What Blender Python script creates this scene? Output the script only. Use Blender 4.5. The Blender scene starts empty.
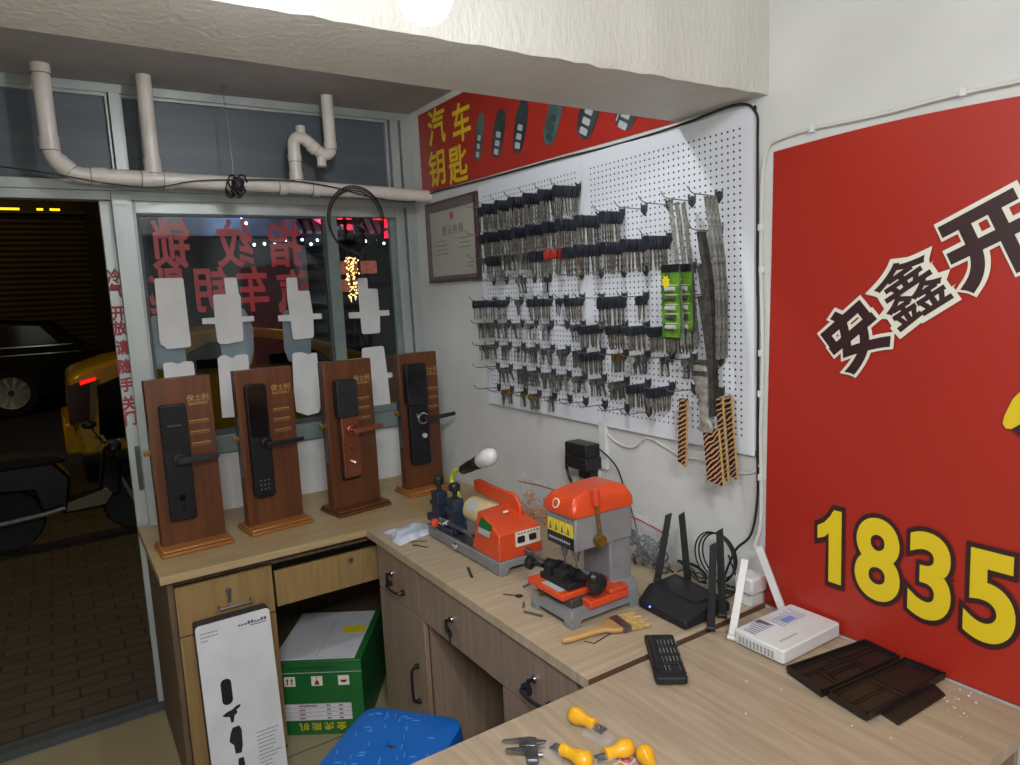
import bpy, bmesh, math, random
from mathutils import Vector, Matrix, Quaternion
random.seed(7)
SC = bpy.context.scene
C = SC.collection
PI = math.pi

# ---------------------------------------------------------------- camera, world, exposure
cd = bpy.data.cameras.new('camera'); cam = bpy.data.objects.new('camera', cd); C.objects.link(cam)
_r = Vector((0.83473966, -0.54854267, -0.04806917)); _u = Vector((0.11057835, 0.08147141, 0.99052251)); _f = Vector((0.5394276, 0.83214383, -0.12866436))
_m = Matrix((_r, _u, -_f)).transposed().to_4x4(); _m.translation = Vector((-1.449, -2.960, 1.5695))
cam.matrix_world = _m
cd.sensor_width = 36; cd.lens = 706.1 / 1020 * 36; cd.clip_start = 0.02; cd.clip_end = 100
SC.camera = cam
SC.view_settings.view_transform = 'Standard'; SC.view_settings.look = 'None'
SC.view_settings.exposure = 0.3; SC.view_settings.gamma = 1; SC.view_settings.use_curve_mapping = False
w = bpy.data.worlds.new('night'); SC.world = w; w.use_nodes = True
w.node_tree.nodes['Background'].inputs[0].default_value = (0.010, 0.012, 0.022, 1)
w.node_tree.nodes['Background'].inputs[1].default_value = 0.6

def lamp(name, kind, loc, energy, color, size=0.1, rot=None, **k):
    d = bpy.data.lights.new(name, kind); d.energy = energy; d.color = color
    if kind == 'AREA': d.size = size
    else: d.shadow_soft_size = size
    for a, b in k.items(): setattr(d, a, b)
    o = bpy.data.objects.new(name, d); o.location = loc
    if rot: o.rotation_euler = rot
    C.objects.link(o); return o
# unseen fill light added behind the camera, and the sodium street lamps
lamp('room_fill', 'AREA', (-1.9, -3.9, 2.70), 102, (0.97, 0.98, 1.0), 0.9, rot=(0.35, 0, 0))
lamp('street_light', 'POINT', (-3.2, 3.6, 4.4), 95, (1.0, 0.66, 0.12), 0.25)
lamp('street_light', 'POINT', (2.6, 7.4, 4.6), 30, (1.0, 0.70, 0.22), 0.25)
BULB_POWER = 13.0
BULB_POS = (-1.155, -2.405, 1.817)
INNER_POWER = 14.0

# ---------------------------------------------------------------- helpers
def lin(h):
    h = h.lstrip('#'); o = []
    for i in (0, 2, 4):
        c = int(h[i:i+2], 16) / 255
        o.append(c / 12.92 if c <= 0.04045 else ((c + 0.055) / 1.055) ** 2.4)
    return (*o, 1)

def mat(name, c1, c2=None, scale=8, stretch=(1, 1, 1), rough=0.5, metal=0, bump=0, bscale=None, detail=3, spec=0.5, lo=0.35, hi=0.65, emit=None, estr=0, alpha=None, trans=0, coat=0, sub=None, dist=0):
    m = bpy.data.materials.new(name); m.use_nodes = True
    nt = m.node_tree; b = nt.nodes['Principled BSDF']
    b.inputs['Base Color'].default_value = lin(c1)
    b.inputs['Roughness'].default_value = rough; b.inputs['Metallic'].default_value = metal
    b.inputs['Specular IOR Level'].default_value = spec
    if coat: b.inputs['Coat Weight'].default_value = coat; b.inputs['Coat Roughness'].default_value = 0.1
    if trans: b.inputs['Transmission Weight'].default_value = trans
    if alpha is not None: b.inputs['Alpha'].default_value = alpha
    if emit: b.inputs['Emission Color'].default_value = lin(emit); b.inputs['Emission Strength'].default_value = estr
    if c2 or bump:
        tc = nt.nodes.new('ShaderNodeTexCoord'); mp = nt.nodes.new('ShaderNodeMapping'); mp.inputs['Scale'].default_value = stretch
        nt.links.new(tc.outputs['Object'], mp.inputs['Vector'])
    if c2:
        n = nt.nodes.new('ShaderNodeTexNoise'); n.inputs['Scale'].default_value = scale; n.inputs['Detail'].default_value = detail; n.inputs['Distortion'].default_value = dist
        nt.links.new(mp.outputs[0], n.inputs['Vector'])
        r = nt.nodes.new('ShaderNodeValToRGB'); r.color_ramp.elements[0].color = lin(c1); r.color_ramp.elements[1].color = lin(c2)
        r.color_ramp.elements[0].position = lo; r.color_ramp.elements[1].position = hi
        nt.links.new(n.outputs['Fac'], r.inputs[0]); nt.links.new(r.outputs[0], b.inputs['Base Color'])
    if bump:
        n2 = nt.nodes.new('ShaderNodeTexNoise'); n2.inputs['Scale'].default_value = bscale or scale; n2.inputs['Detail'].default_value = 4
        nt.links.new(mp.outputs[0], n2.inputs['Vector'])
        bp = nt.nodes.new('ShaderNodeBump'); bp.inputs['Strength'].default_value = bump; bp.inputs['Distance'].default_value = 0.01
        nt.links.new(n2.outputs['Fac'], bp.inputs['Height']); nt.links.new(bp.outputs[0], b.inputs['Normal'])
    return m

def nodes(m): return m.node_tree.nodes, m.node_tree.links, m.node_tree.nodes['Principled BSDF']

class MB:
    def __init__(s): s.v = []; s.f = []; s.mi = []; s.T = Matrix.Identity(4); s.k = 0; s.flat = []
    def add(s, vs, fs, flip=False):
        n = len(s.v); s.v += [s.T @ Vector(q) for q in vs]
        for f in fs: s.f.append([n + i for i in f]); s.mi.append(s.k)
        return s
    def at(s, M): s.T = M; return s
    def slot(s, k): s.k = k; return s
    def box(s, x0, x1, y0, y1, z0, z1):
        return s.add([(x, y, z) for x in (x0, x1) for y in (y0, y1) for z in (z0, z1)],
                     [(0, 1, 3, 2), (4, 6, 7, 5), (0, 4, 5, 1), (2, 3, 7, 6), (0, 2, 6, 4), (1, 5, 7, 3)])
    def cbox(s, c, d): return s.box(c[0]-d[0]/2, c[0]+d[0]/2, c[1]-d[1]/2, c[1]+d[1]/2, c[2]-d[2]/2, c[2]+d[2]/2)
    def prism(s, poly, h0, h1, axis='z'):
        # poly in the two other axes, extruded along axis
        def P(a, b, h): return {'z': (a, b, h), 'y': (a, h, b), 'x': (h, a, b)}[axis]
        n = len(poly)
        vs = [P(a, b, h0) for a, b in poly] + [P(a, b, h1) for a, b in poly]
        return s.add(vs, [list(range(n))[::-1], list(range(n, 2*n))] + [(i, (i+1) % n, n+(i+1) % n, n+i) for i in range(n)])
    def cyl(s, a, b, r, r2=None, n=16):
        return s.tube([a, b], [r, r if r2 is None else r2], n)
    def tube(s, pts, r, n=8, cap=True, closed=False):
        pts = [Vector(p) for p in pts]; m = len(pts)
        rs = r if isinstance(r, (list, tuple)) else [r] * m
        tan = []
        for i in range(m):
            if closed: t = pts[(i+1) % m] - pts[i-1]
            else: t = pts[min(i+1, m-1)] - pts[max(i-1, 0)]
            tan.append(t.normalized() if t.length > 1e-9 else Vector((0, 0, 1)))
        up = Vector((0, 0, 1)) if abs(tan[0].z) < 0.9 else Vector((1, 0, 0))
        u = (up - tan[0] * up.dot(tan[0])).normalized(); vs = []
        for i in range(m):
            if i:
                u = (u - tan[i] * u.dot(tan[i]))
                u = u.normalized() if u.length > 1e-6 else tan[i].orthogonal().normalized()
            w_ = tan[i].cross(u)
            for k in range(n):
                a = 2*PI*k/n; vs.append(pts[i] + (u*math.cos(a) + w_*math.sin(a)) * rs[i])
        fs = []
        for i in range(m if closed else m-1):
            j = (i+1) % m
            for k in range(n): fs.append((i*n+k, i*n+(k+1) % n, j*n+(k+1) % n, j*n+k))
        if cap and not closed: fs += [list(range(n))[::-1], list(range((m-1)*n, m*n))]
        return s.add(vs, fs)
    def lathe(s, prof, c=(0, 0, 0), axis=(0, 0, 1), n=20):
        q = Vector((0, 0, 1)).rotation_difference(Vector(axis)).to_matrix(); c = Vector(c)
        vs = []
        for r, z in prof:
            for k in range(n): vs.append(c + q @ Vector((max(r, 1e-5)*math.cos(2*PI*k/n), max(r, 1e-5)*math.sin(2*PI*k/n), z)))
        m = len(prof); fs = [(i*n+k, i*n+(k+1) % n, (i+1)*n+(k+1) % n, (i+1)*n+k) for i in range(m-1) for k in range(n)]
        fs += [list(range(n))[::-1], list(range((m-1)*n, m*n))]
        return s.add(vs, fs)
    def ball(s, c, r, n=14):
        rr = r if isinstance(r, (tuple, list)) else (r, r, r)
        vs = []; fs = []
        for i in range(n//2+1):
            th = PI*i/(n//2)
            for k in range(n): vs.append((c[0]+rr[0]*max(math.sin(th), 1e-4)*math.cos(2*PI*k/n), c[1]+rr[1]*max(math.sin(th), 1e-4)*math.sin(2*PI*k/n), c[2]+rr[2]*math.cos(th)))
        for i in range(n//2):
            for k in range(n): fs.append((i*n+k, (i+1)*n+k, (i+1)*n+(k+1) % n, i*n+(k+1) % n))
        return s.add(vs, fs)
    def hull(s, pts):
        bm = bmesh.new()
        for p in pts: bm.verts.new(p)
        bmesh.ops.convex_hull(bm, input=bm.verts)
        bm.verts.ensure_lookup_table(); bm.verts.index_update()
        vs = [v.co.copy() for v in bm.verts]; fs = [[v.index for v in f.verts] for f in bm.faces]; bm.free()
        return s.add(vs, fs)
    def grid(s, fn, nu, nv):
        vs = [fn(i/nu, j/nv) for i in range(nu+1) for j in range(nv+1)]
        return s.add(vs, [(i*(nv+1)+j, (i+1)*(nv+1)+j, (i+1)*(nv+1)+j+1, i*(nv+1)+j+1) for i in range(nu) for j in range(nv)])
    def mesh(s, name, mats, off=None):
        me = bpy.data.meshes.new(name)
        o = Vector(off) if off is not None else Vector((0, 0, 0))
        me.from_pydata([tuple(v - o) for v in s.v], [], s.f)
        for m in (mats if isinstance(mats, (list, tuple)) else [mats]): me.materials.append(m)
        for p, k in zip(me.polygons, s.mi): p.material_index = k
        bm = bmesh.new(); bm.from_mesh(me); bmesh.ops.recalc_face_normals(bm, faces=bm.faces); bm.to_mesh(me); bm.free()
        me.polygons.foreach_set('use_smooth', [True]*len(me.polygons)); me.set_sharp_from_angle(angle=math.radians(38)); me.update()
        return me

def tag(o, label=None, cat=None, group=None, kind=None):
    if label: o['label'] = label
    if cat: o['category'] = cat
    if group: o['group'] = group
    if kind: o['kind'] = kind
    return o
def mkobj(name, mb, mats, off=None, bevel=0, seg=2):
    o = bpy.data.objects.new(name, mb.mesh(name, mats, off)); C.objects.link(o)
    if bevel:
        b = o.modifiers.new('bevel', 'BEVEL'); b.width = bevel; b.segments = seg; b.limit_method = 'ANGLE'; b.angle_limit = math.radians(40)
    return o
ORG = {}
def thing(name, label, cat, loc, rot=0, group=None):
    o = bpy.data.objects.new(name, None); C.objects.link(o); o.location = loc; o.rotation_euler = (0, 0, rot); o.empty_display_size = 0.05
    ORG[o.name] = Vector(loc); tag(o, label, cat, group); return o
def part(name, mb, mats, parent, label=None, world=False, bevel=0, seg=2, kind=None):
    """world=True: the mesh was written in world coordinates (parent unrotated)"""
    off = ORG[parent.name] if world else None
    o = mkobj(name, mb, mats, off, bevel, seg); o.parent = parent
    if world: ORG[o.name] = ORG[parent.name]
    if label: o['label'] = label
    if kind: o['kind'] = kind
    return o
def sub(name, mb, mats, parent, world=None, **k):
    if world is None: world = parent.name in ORG
    return part(name, mb, mats, parent, world=world, **k)
def solo(name, mb, mats, label, cat, loc=(0, 0, 0), rot=0, group=None, bevel=0, kind=None, world=True):
    o = mkobj(name, mb, mats, loc if world else None, bevel); o.location = loc; o.rotation_euler = (0, 0, rot)
    tag(o, label, cat, group, kind); ORG[o.name] = Vector(loc); return o
def struct(name, mb, mats, parent=None, bevel=0, loc=(0, 0, 0), label=None):
    o = mkobj(name, mb, mats, loc, bevel); o.location = loc; ORG[o.name] = Vector(loc)
    if parent: o.parent = parent; o.location = (0, 0, 0) if tuple(loc) == tuple(parent.location) else Vector(loc) - Vector(parent.location)
    if not parent: o['kind'] = 'structure'
    if label: o['label'] = label
    return o
def copy_tree(o, parent=None):
    c = o.copy(); C.objects.link(c)
    if parent: c.parent = parent
    for ch in [x for x in list(bpy.data.objects) if x.parent == o]: copy_tree(ch, c)
    return c
_ch = {}
def copy_fast(o, kids):
    c = o.copy(); C.objects.link(c)
    for k in kids:
        d = k.copy(); C.objects.link(d); d.parent = c
    return c

# text: default built-in font (it carries CJK), turned into mesh
def text_mb(mb, body, size, M, bold=0.0, depth=0.0006, mirror=False, sx=1.0, spacing=1.0):
    c = bpy.data.curves.new('t', 'FONT'); c.body = body; c.size = 1.0; c.align_x = 'CENTER'; c.space_character = spacing
    if bold: c.bevel_depth = bold; c.bevel_resolution = 1
    c.extrude = 0.02; c.resolution_u = 4 if size < 0.1 else 9
    o = bpy.data.objects.new('t', c); C.objects.link(o)
    dg = bpy.context.evaluated_depsgraph_get(); me = bpy.data.meshes.new_from_object(o.evaluated_get(dg))
    xs = [v.co.x for v in me.vertices]; ys = [v.co.y for v in me.vertices]; zs = [v.co.z for v in me.vertices]
    cx = (min(xs)+max(xs))/2; cy = (min(ys)+max(ys))/2; z0 = min(zs); dz = max(zs)-z0
    sg = -1 if mirror else 1
    old = mb.T; mb.T = M
    mb.add([((v.co.x-cx)*size*sx*sg, (v.co.y-cy)*size, (v.co.z-z0)/dz*depth) for v in me.vertices], [list(p.vertices) for p in me.polygons])
    mb.T = old
    bpy.data.objects.remove(o); bpy.data.curves.remove(c); bpy.data.meshes.remove(me)
    return mb
def frame(loc, right, up, ang=0):
    r = Vector(right).normalized(); u = Vector(up).normalized(); n = r.cross(u)
    M = Matrix((r, u, n)).transposed().to_4x4(); M.translation = Vector(loc)
    return M @ Matrix.Rotation(ang, 4, 'Z')
def wallR(y, z, x=-0.001, ang=0): return frame((x, y, z), (0, -1, 0), (0, 0, 1), ang)
def wallF(x, z, y=-0.001, ang=0): return frame((x, y, z), (1, 0, 0), (0, 0, 1), ang)
def arc(c, r, a0, a1, n, ax=(1, 0, 0), ay=(0, 0, 1)):
    ax = Vector(ax); ay = Vector(ay); c = Vector(c)
    return [c + ax*r*math.cos(a0+(a1-a0)*i/n) + ay*r*math.sin(a0+(a1-a0)*i/n) for i in range(n+1)]
def smooth(pts, n=6):
    P = [Vector(p) for p in pts]; P = [P[0]*2-P[1]] + P + [P[-1]*2-P[-2]]; out = []
    for i in range(1, len(P)-2):
        for k in range(n):
            t = k/n; a, b, c_, d = P[i-1], P[i], P[i+1], P[i+2]
            out.append(0.5*((2*b) + (c_-a)*t + (2*a-5*b+4*c_-d)*t*t + (3*b-a-3*c_+d)*t**3))
    out.append(P[-2]); return out
def rrect(x0, x1, y0, y1, r, n=4):
    o = []
    for cx, cy, a in ((x1-r, y0+r, -PI/2), (x1-r, y1-r, 0), (x0+r, y1-r, PI/2), (x0+r, y0+r, PI)):
        for i in range(n+1): t = a + PI/2*i/n; o.append((cx+r*math.cos(t), cy+r*math.sin(t)))
    return o

# ---------------------------------------------------------------- materials
M = {}
M['wall'] = mat('white_plaster', '#c9c9c6', '#bdbdba', 3, rough=0.75, bump=0.25, bscale=14, detail=6)
M['beam'] = mat('rough_painted_plaster', '#c3c2bb', '#bbbab2', 5, rough=0.5, bump=0.28, bscale=70, stretch=(1.3, 1, 0.5), spec=0.4)
M['soffit'] = mat('soffit_paint', '#aeaaab', '#a09c9c', 4, rough=0.85, bump=0.12, bscale=20)
M['ceil'] = mat('ceiling_paint', '#c9c8c4', '#bfbeb9', 3, rough=0.85)
M['alu'] = mat('grey_white_aluminium', '#aab0ad', '#9aa19e', 9, rough=0.35, metal=0.25, stretch=(1, 1, 0.3))
M['alu_dark'] = mat('dark_aluminium_gap', '#3c4143', rough=0.5)
M['alu_green'] = mat('grey_green_window_frame', '#7d8a86', '#707c79', 6, rough=0.4, metal=0.2)
M['panel'] = mat('transom_dark_panel', '#555d64', '#485057', 1.5, stretch=(0.6, 1, 8), rough=0.45)  # faint horizontal reflections put into the colour as stretched bands
M['pvc'] = mat('cream_pvc_pipe', '#d6d0c8', '#c8c1b8', 12, rough=0.35, stretch=(1, 1, 1))
M['pvcline'] = mat('pipe_joint_line', '#5c5750', rough=0.7)  # darker ring at the end of each pipe coupling
M['black'] = mat('black_plastic', '#17181b', rough=0.38)
M['blackm'] = mat('matte_black_plastic', '#141518', rough=0.6)
M['rubber'] = mat('black_rubber', '#121213', rough=0.7)
M['cable'] = mat('black_cable', '#161616', rough=0.5)
M['wcable'] = mat('white_cable', '#c4c2bb', rough=0.5)
M['white'] = mat('white_plastic', '#cfcfcd', '#c6c6c4', 10, rough=0.4)
M['chrome'] = mat('chrome', '#c9ccd0', rough=0.12, metal=1)
M['steel'] = mat('brushed_steel', '#8e8f90', '#6c6d6d', 40, stretch=(1, 1, 0.2), rough=0.3, metal=0.85)
M['key'] = mat('nickel_key_blade', '#b8b3a8', '#827d74', 60, rough=0.25, metal=0.85)
M['keydark'] = mat('dull_key_blank', '#7d7d76', '#55564f', 60, rough=0.38, metal=0.7)
M['brass'] = mat('brass', '#a08040', '#7d6330', 50, rough=0.35, metal=0.8)
M['copper'] = mat('copper', '#a5664c', '#8d523c', 8, rough=0.3, metal=0.85)
M['redpl'] = mat('red_plastic', '#a02a26', rough=0.4)
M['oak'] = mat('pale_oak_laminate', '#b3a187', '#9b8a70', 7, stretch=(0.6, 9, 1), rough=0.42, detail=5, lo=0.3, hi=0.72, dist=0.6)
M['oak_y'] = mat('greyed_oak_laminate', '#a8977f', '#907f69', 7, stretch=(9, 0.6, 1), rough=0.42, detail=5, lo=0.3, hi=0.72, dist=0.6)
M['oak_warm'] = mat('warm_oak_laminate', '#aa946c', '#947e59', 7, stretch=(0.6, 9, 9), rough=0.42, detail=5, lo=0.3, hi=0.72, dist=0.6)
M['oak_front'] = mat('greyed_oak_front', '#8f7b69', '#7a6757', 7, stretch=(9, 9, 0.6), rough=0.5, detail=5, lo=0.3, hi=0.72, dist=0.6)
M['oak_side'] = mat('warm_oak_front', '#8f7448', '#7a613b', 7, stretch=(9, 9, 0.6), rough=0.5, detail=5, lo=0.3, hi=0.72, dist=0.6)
M['carc'] = mat('dark_carcass_board', '#5c4b37', '#4b3c2c', 7, stretch=(9, 9, 0.6), rough=0.6)
M['edge'] = mat('brown_edge_band', '#5b4534', rough=0.6)
M['mahog'] = mat('red_brown_wood', '#63381c', '#482612', 5, stretch=(7, 7, 0.35), rough=0.38, detail=6, lo=0.3, hi=0.7, dist=1.0)
M['mahog2'] = mat('honey_wood', '#a0672f', '#83501f', 5, stretch=(0.5, 7, 7), rough=0.38, detail=5, lo=0.3, hi=0.7, dist=0.8)
M['gold'] = mat('gold_print', '#a98549', rough=0.45, metal=0.3)
M['lockblk'] = mat('black_lock_metal', '#121317', rough=0.4, metal=0.2)
M['glossblk'] = mat('gloss_black_panel', '#0d0e11', rough=0.12)
M['orange'] = mat('orange_powder_coat', '#d04a22', '#c5431e', 12, rough=0.38, coat=0.2)
M['mgrey'] = mat('grey_cast_paint', '#7d7e80', '#737476', 20, rough=0.5, bump=0.08, bscale=80)
M['cream'] = mat('cream_paint', '#c9b88a', '#bda97a', 12, rough=0.4)
M['navy'] = mat('dark_navy_paint', '#1e2a3a', rough=0.4)
M['neon'] = mat('neon_yellow_green_hose', '#b6cf3a', rough=0.5)
M['yellow'] = mat('yellow_plastic', '#dda41a', '#d39a14', 10, rough=0.3, coat=0.3)
M['ylabel'] = mat('yellow_sticker', '#d9c22c', rough=0.5)
M['green'] = mat('green_printed_card', '#176029', '#145725', 6, rough=0.5)
M['paper'] = mat('white_paper', '#c7c8cb', '#bcbdc1', 8, rough=0.6)
M['blue'] = mat('blue_plastic', '#1560b4', '#1158a8', 4, rough=0.35)
M['red'] = mat('red_vinyl_banner', '#a1281b', '#992217', 1.2, rough=0.38, bump=0.06, bscale=2.2, spec=0.5)
M['redtxt'] = mat('red_sticker', '#861620', rough=0.5)
M['redwin'] = mat('red_window_vinyl', '#c42c34', rough=0.5)
M['maroon'] = mat('dark_maroon_print', '#2f1417', rough=0.5)
M['cream_w'] = mat('off_white_print', '#d6d3c4', rough=0.5)
M['yprint'] = mat('yellow_print', '#d3b81c', rough=0.45)
M['tile'] = mat('beige_floor_tile', '#8f8668', '#857c60', 3, rough=0.3)
M['silver'] = mat('silver_print', '#a9acad', rough=0.4)
M['greyt'] = mat('grey_print', '#55565a', rough=0.6)
M['bristle'] = mat('pale_bristles', '#c4a868', '#8d7340', 120, stretch=(1, 6, 6), rough=0.8)
M['bwood'] = mat('pale_brush_wood', '#b8905a', '#a57e4a', 8, rough=0.45)
M['darkbox'] = mat('dark_brown_tray_plastic', '#1e1614', '#181110', 20, rough=0.45)

def tiles(m, c1, c2, mortar, scale, bw, rh, msz=0.02, off=0.5, rot=0):
    n, l, b = nodes(m)
    tc = n.new('ShaderNodeTexCoord'); mp = n.new('ShaderNodeMapping'); mp.inputs['Rotation'].default_value = (0, 0, rot)
    br = n.new('ShaderNodeTexBrick'); br.inputs['Color1'].default_value = lin(c1); br.inputs['Color2'].default_value = lin(c2); br.inputs['Mortar'].default_value = lin(mortar)
    br.inputs['Scale'].default_value = scale; br.inputs['Brick Width'].default_value = bw; br.inputs['Row Height'].default_value = rh; br.inputs['Mortar Size'].default_value = msz; br.offset = off
    l.new(tc.outputs['Object'], mp.inputs[0]); l.new(mp.outputs[0], br.inputs[0]); l.new(br.outputs[0], b.inputs['Base Color'])
    bp = n.new('ShaderNodeBump'); bp.inputs['Strength'].default_value = 0.4; bp.inputs['Distance'].default_value = 0.01; bp.invert = True
    l.new(br.outputs['Fac'], bp.inputs['Height']); l.new(bp.outputs[0], b.inputs['Normal'])
tiles(M['tile'], '#8f8668', '#8a8164', '#5d5744', 1, 0.6, 0.6, 0.004, 0)
M['paving'] = mat('brick_paving', '#6b5a4c', rough=0.7); tiles(M['paving'], '#403932', '#4a423a', '#26211d', 1, 0.20, 0.10, 0.006, 0.5)
M['asphalt'] = mat('asphalt', '#3a3a3a', '#2f2f2f', 60, rough=0.8)

def pegboard_mat():
    m = mat('perforated_white_board', '#cfd2d8', rough=0.42); n, l, b = nodes(m)
    tc = n.new('ShaderNodeTexCoord'); sep = n.new('ShaderNodeSeparateXYZ'); l.new(tc.outputs['Object'], sep.inputs[0])
    def math_(op, a, b_=None):
        q = n.new('ShaderNodeMath'); q.operation = op
        for i, x in enumerate((a, b_)):
            if x is None: continue
            if isinstance(x, (int, float)): q.inputs[i].default_value = x
            else: l.new(x, q.inputs[i])
        return q.outputs[0]
    def cell(o, s): return math_('SUBTRACT', math_('FRACT', math_('DIVIDE', math_('ADD', o, 10*s), s)), 0.5)
    dy = math_('MULTIPLY', cell(sep.outputs['Y'], 0.0179), 0.0179); dz = math_('MULTIPLY', cell(sep.outputs['Z'], 0.0166), 0.0166)
    d = math_('SQRT', math_('ADD', math_('MULTIPLY', dy, dy), math_('MULTIPLY', dz, dz)))
    hole = math_('LESS_THAN', d, 0.0029)
    iny = math_('LESS_THAN', math_('ABSOLUTE', sep.outputs['Y']), 0.0179*15.95); inz = math_('LESS_THAN', math_('ABSOLUTE', sep.outputs['Z']), 0.0166*22.95)
    hole = math_('MULTIPLY', hole, math_('MULTIPLY', iny, inz))
    mx = n.new('ShaderNodeMix'); mx.data_type = 'RGBA'; mx.inputs[6].default_value = lin('#cfd2d8'); mx.inputs[7].default_value = lin('#26282c')
    l.new(hole, mx.inputs[0]); l.new(mx.outputs[2], b.inputs['Base Color']); return m
M['peg'] = pegboard_mat()

def glass_mat():
    m = bpy.data.materials.new('window_glass'); m.use_nodes = True; n = m.node_tree.nodes; l = m.node_tree.links; n.clear()
    o = n.new('ShaderNodeOutputMaterial'); mx = n.new('ShaderNodeMixShader'); t = n.new('ShaderNodeBsdfTransparent'); g = n.new('ShaderNodeBsdfGlossy')
    t.inputs[0].default_value = (0.86, 0.90, 0.90, 1); g.inputs['Roughness'].default_value = 0.03; g.inputs[0].default_value = (0.9, 0.95, 1, 1)
    fr = n.new('ShaderNodeFresnel'); fr.inputs[0].default_value = 1.45
    l.new(fr.outputs[0], mx.inputs[0]); l.new(t.outputs[0], mx.inputs[1]); l.new(g.outputs[0], mx.inputs[2]); l.new(mx.outputs[0], o.inputs[0])
    return m
M['glass'] = glass_mat()
def film_mat(name, tint, op, rough=0.15):
    m = bpy.data.materials.new(name); m.use_nodes = True; n = m.node_tree.nodes; l = m.node_tree.links; n.clear()
    o = n.new('ShaderNodeOutputMaterial'); mx = n.new('ShaderNodeMixShader'); t = n.new('ShaderNodeBsdfTransparent'); g = n.new('ShaderNodeBsdfPrincipled')
    g.inputs['Base Color'].default_value = lin(tint); g.inputs['Roughness'].default_value = rough
    mx.inputs[0].default_value = op; l.new(t.outputs[0], mx.inputs[1]); l.new(g.outputs[0], mx.inputs[2]); l.new(mx.outputs[0], o.inputs[0]); return m
M['film'] = film_mat('clear_plastic_film', '#d5d8da', 0.16)
M['frost'] = film_mat('frosted_plastic', '#a8aaac', 0.55, 0.3)
M['glow'] = mat('lit_bulb', '#ffffff', emit='#fbfdff', estr=1.0)

# ---------------------------------------------------------------- the room
XL, YB, ZC = -3.0, -5.0, 2.75
struct('floor', MB().box(XL, 0.1, YB, 0.06, -0.05, 0), M['tile'])
struct('wall_right', MB().box(0, 0.12, YB, 0.12, 0, ZC), M['wall'])
struct('wall_left', MB().box(XL-0.12, XL, YB, 0.12, 0, ZC), M['wall'])
struct('wall_back', MB().box(XL, 0.12, YB-0.12, YB, 0, ZC), M['wall'])
struct('ceiling', MB().box(XL, 0.12, YB, -1.87, ZC, ZC+0.1), M['ceil'])
# downstand beam: rough chipped lower front edge
b = MB(); n = 90; random.seed(3)
pr = []
for i in range(n+1):
    x = XL + (0-XL)*i/n
    j = random.uniform(-0.0035, 0.0035); k = random.uniform(0, 0.003) + (0.006 if random.random() < 0.12 else 0)
    pr.append([(x, -1.881, ZC), (x, -1.881+random.uniform(-.002, .002), 2.006+j), (x, -1.878+k, 1.989+j*0.5), (x, -1.60-(0.05 if True else 0)*(-x)/1.33*0.9, 1.988), (x, -1.60-0.045*(-x)/1.33, ZC)])
vs = [p for row in pr for p in row]; fs = []
for i in range(n):
    for k in range(4): fs.append((i*5+k, i*5+k+1, (i+1)*5+k+1, (i+1)*5+k))
b.add(vs, fs); struct('trim_1', b, M['beam'], label='rough white plastered ceiling beam')
struct('trim_2', MB().box(XL, 0.0, -1.66, 0.12, 2.367, 2.42), M['soffit'], label='grey ceiling behind the beam')
# front wall: low wall under the shop window and frames
struct('wall_front', MB().box(-1.138, 0.0, 0.0, 0.10, 0, 0.985), M['wall'])
struct('wall_front', MB().box(XL, -2.15, 0.0, 0.10, 0, 1.962), M['wall'])  # unseen stretch left of the door, added to cut reflections in the black car
struct('trim_3', MB().box(XL, 0.0, -0.01, 0.06, 2.335, 2.367), M['alu'], bevel=0.002, label='top rail of the shop front')
struct('trim_4', MB().box(XL, -0.0, -0.012, 0.06, 1.995, 2.03), M['alu'], bevel=0.002, label='rail under the dark upper panels')
struct('trim_5', MB().box(XL, -0.0, -0.005, 0.05, 1.962, 1.995), M['alu'], bevel=0.002, label='head rail of door and window')
struct('trim_6', MB().box(-1.205, -1.138, -0.02, 0.07, 0, 1.985).box(-1.138, -1.130, -0.012, 0.06, 0.985, 1.96), M['alu'], bevel=0.002, label='wide aluminium post between door and window')
struct('trim_7', MB().box(-2.9, -1.205, 0.0, 0.07, 0, 0.018).box(-2.9, -1.205, 0.0, 0.012, 0.018, 0.03).box(-2.9, -1.205, 0.055, 0.067, 0.018, 0.03), M['alu_dark'], label='dark metal door threshold track')
def win_empty(name, loc, label=None):
    o = bpy.data.objects.new(name, None); C.objects.link(o); o.location = loc; o['kind'] = 'structure'; ORG[o.name] = Vector(loc)
    if label: o['label'] = label
    return o
# window_1: the sliding shop window
W1 = win_empty('window_1', (-0.57, 0, 1.0), 'sliding shop window with mirrored red lettering')
def wpart(name, mb, m, par=None, **k):
    return part(name, mb, m, par or W1, world=True, **k)
wpart('window_sill', MB().box(-1.138, -0.0, -0.022, 0.06, 0.985, 1.055), M['alu_green'], bevel=0.003)
wpart('head_rail', MB().box(-1.13, -0.09, -0.004, 0.05, 1.917, 1.962), M['alu'], bevel=0.002)
wpart('left_sash', MB().box(-1.13, -1.118, 0.0, 0.02, 1.055, 1.917).box(-0.432, -0.418, -0.002, 0.02, 1.055, 1.917).box(-1.118, -0.432, 0, 0.02, 1.055, 1.075).box(-1.118, -0.432, 0, 0.02, 1.908, 1.917), M['alu_dark'], bevel=0.001)
wpart('right_sash', MB().box(-0.418, -0.366, 0.004, 0.04, 1.055, 1.917).box(-0.120, -0.095, 0.012, 0.04, 1.055, 1.917).box(-0.366, -0.12, 0.012, 0.04, 1.055, 1.085), M['alu_green'], bevel=0.002)
wpart('pane', MB().box(-1.118, -0.432, 0.006, 0.010, 1.075, 1.908), M['glass'])
wpart('pane', MB().box(-0.366, -0.120, 0.022, 0.026, 1.085, 1.917), M['glass'])
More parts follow.
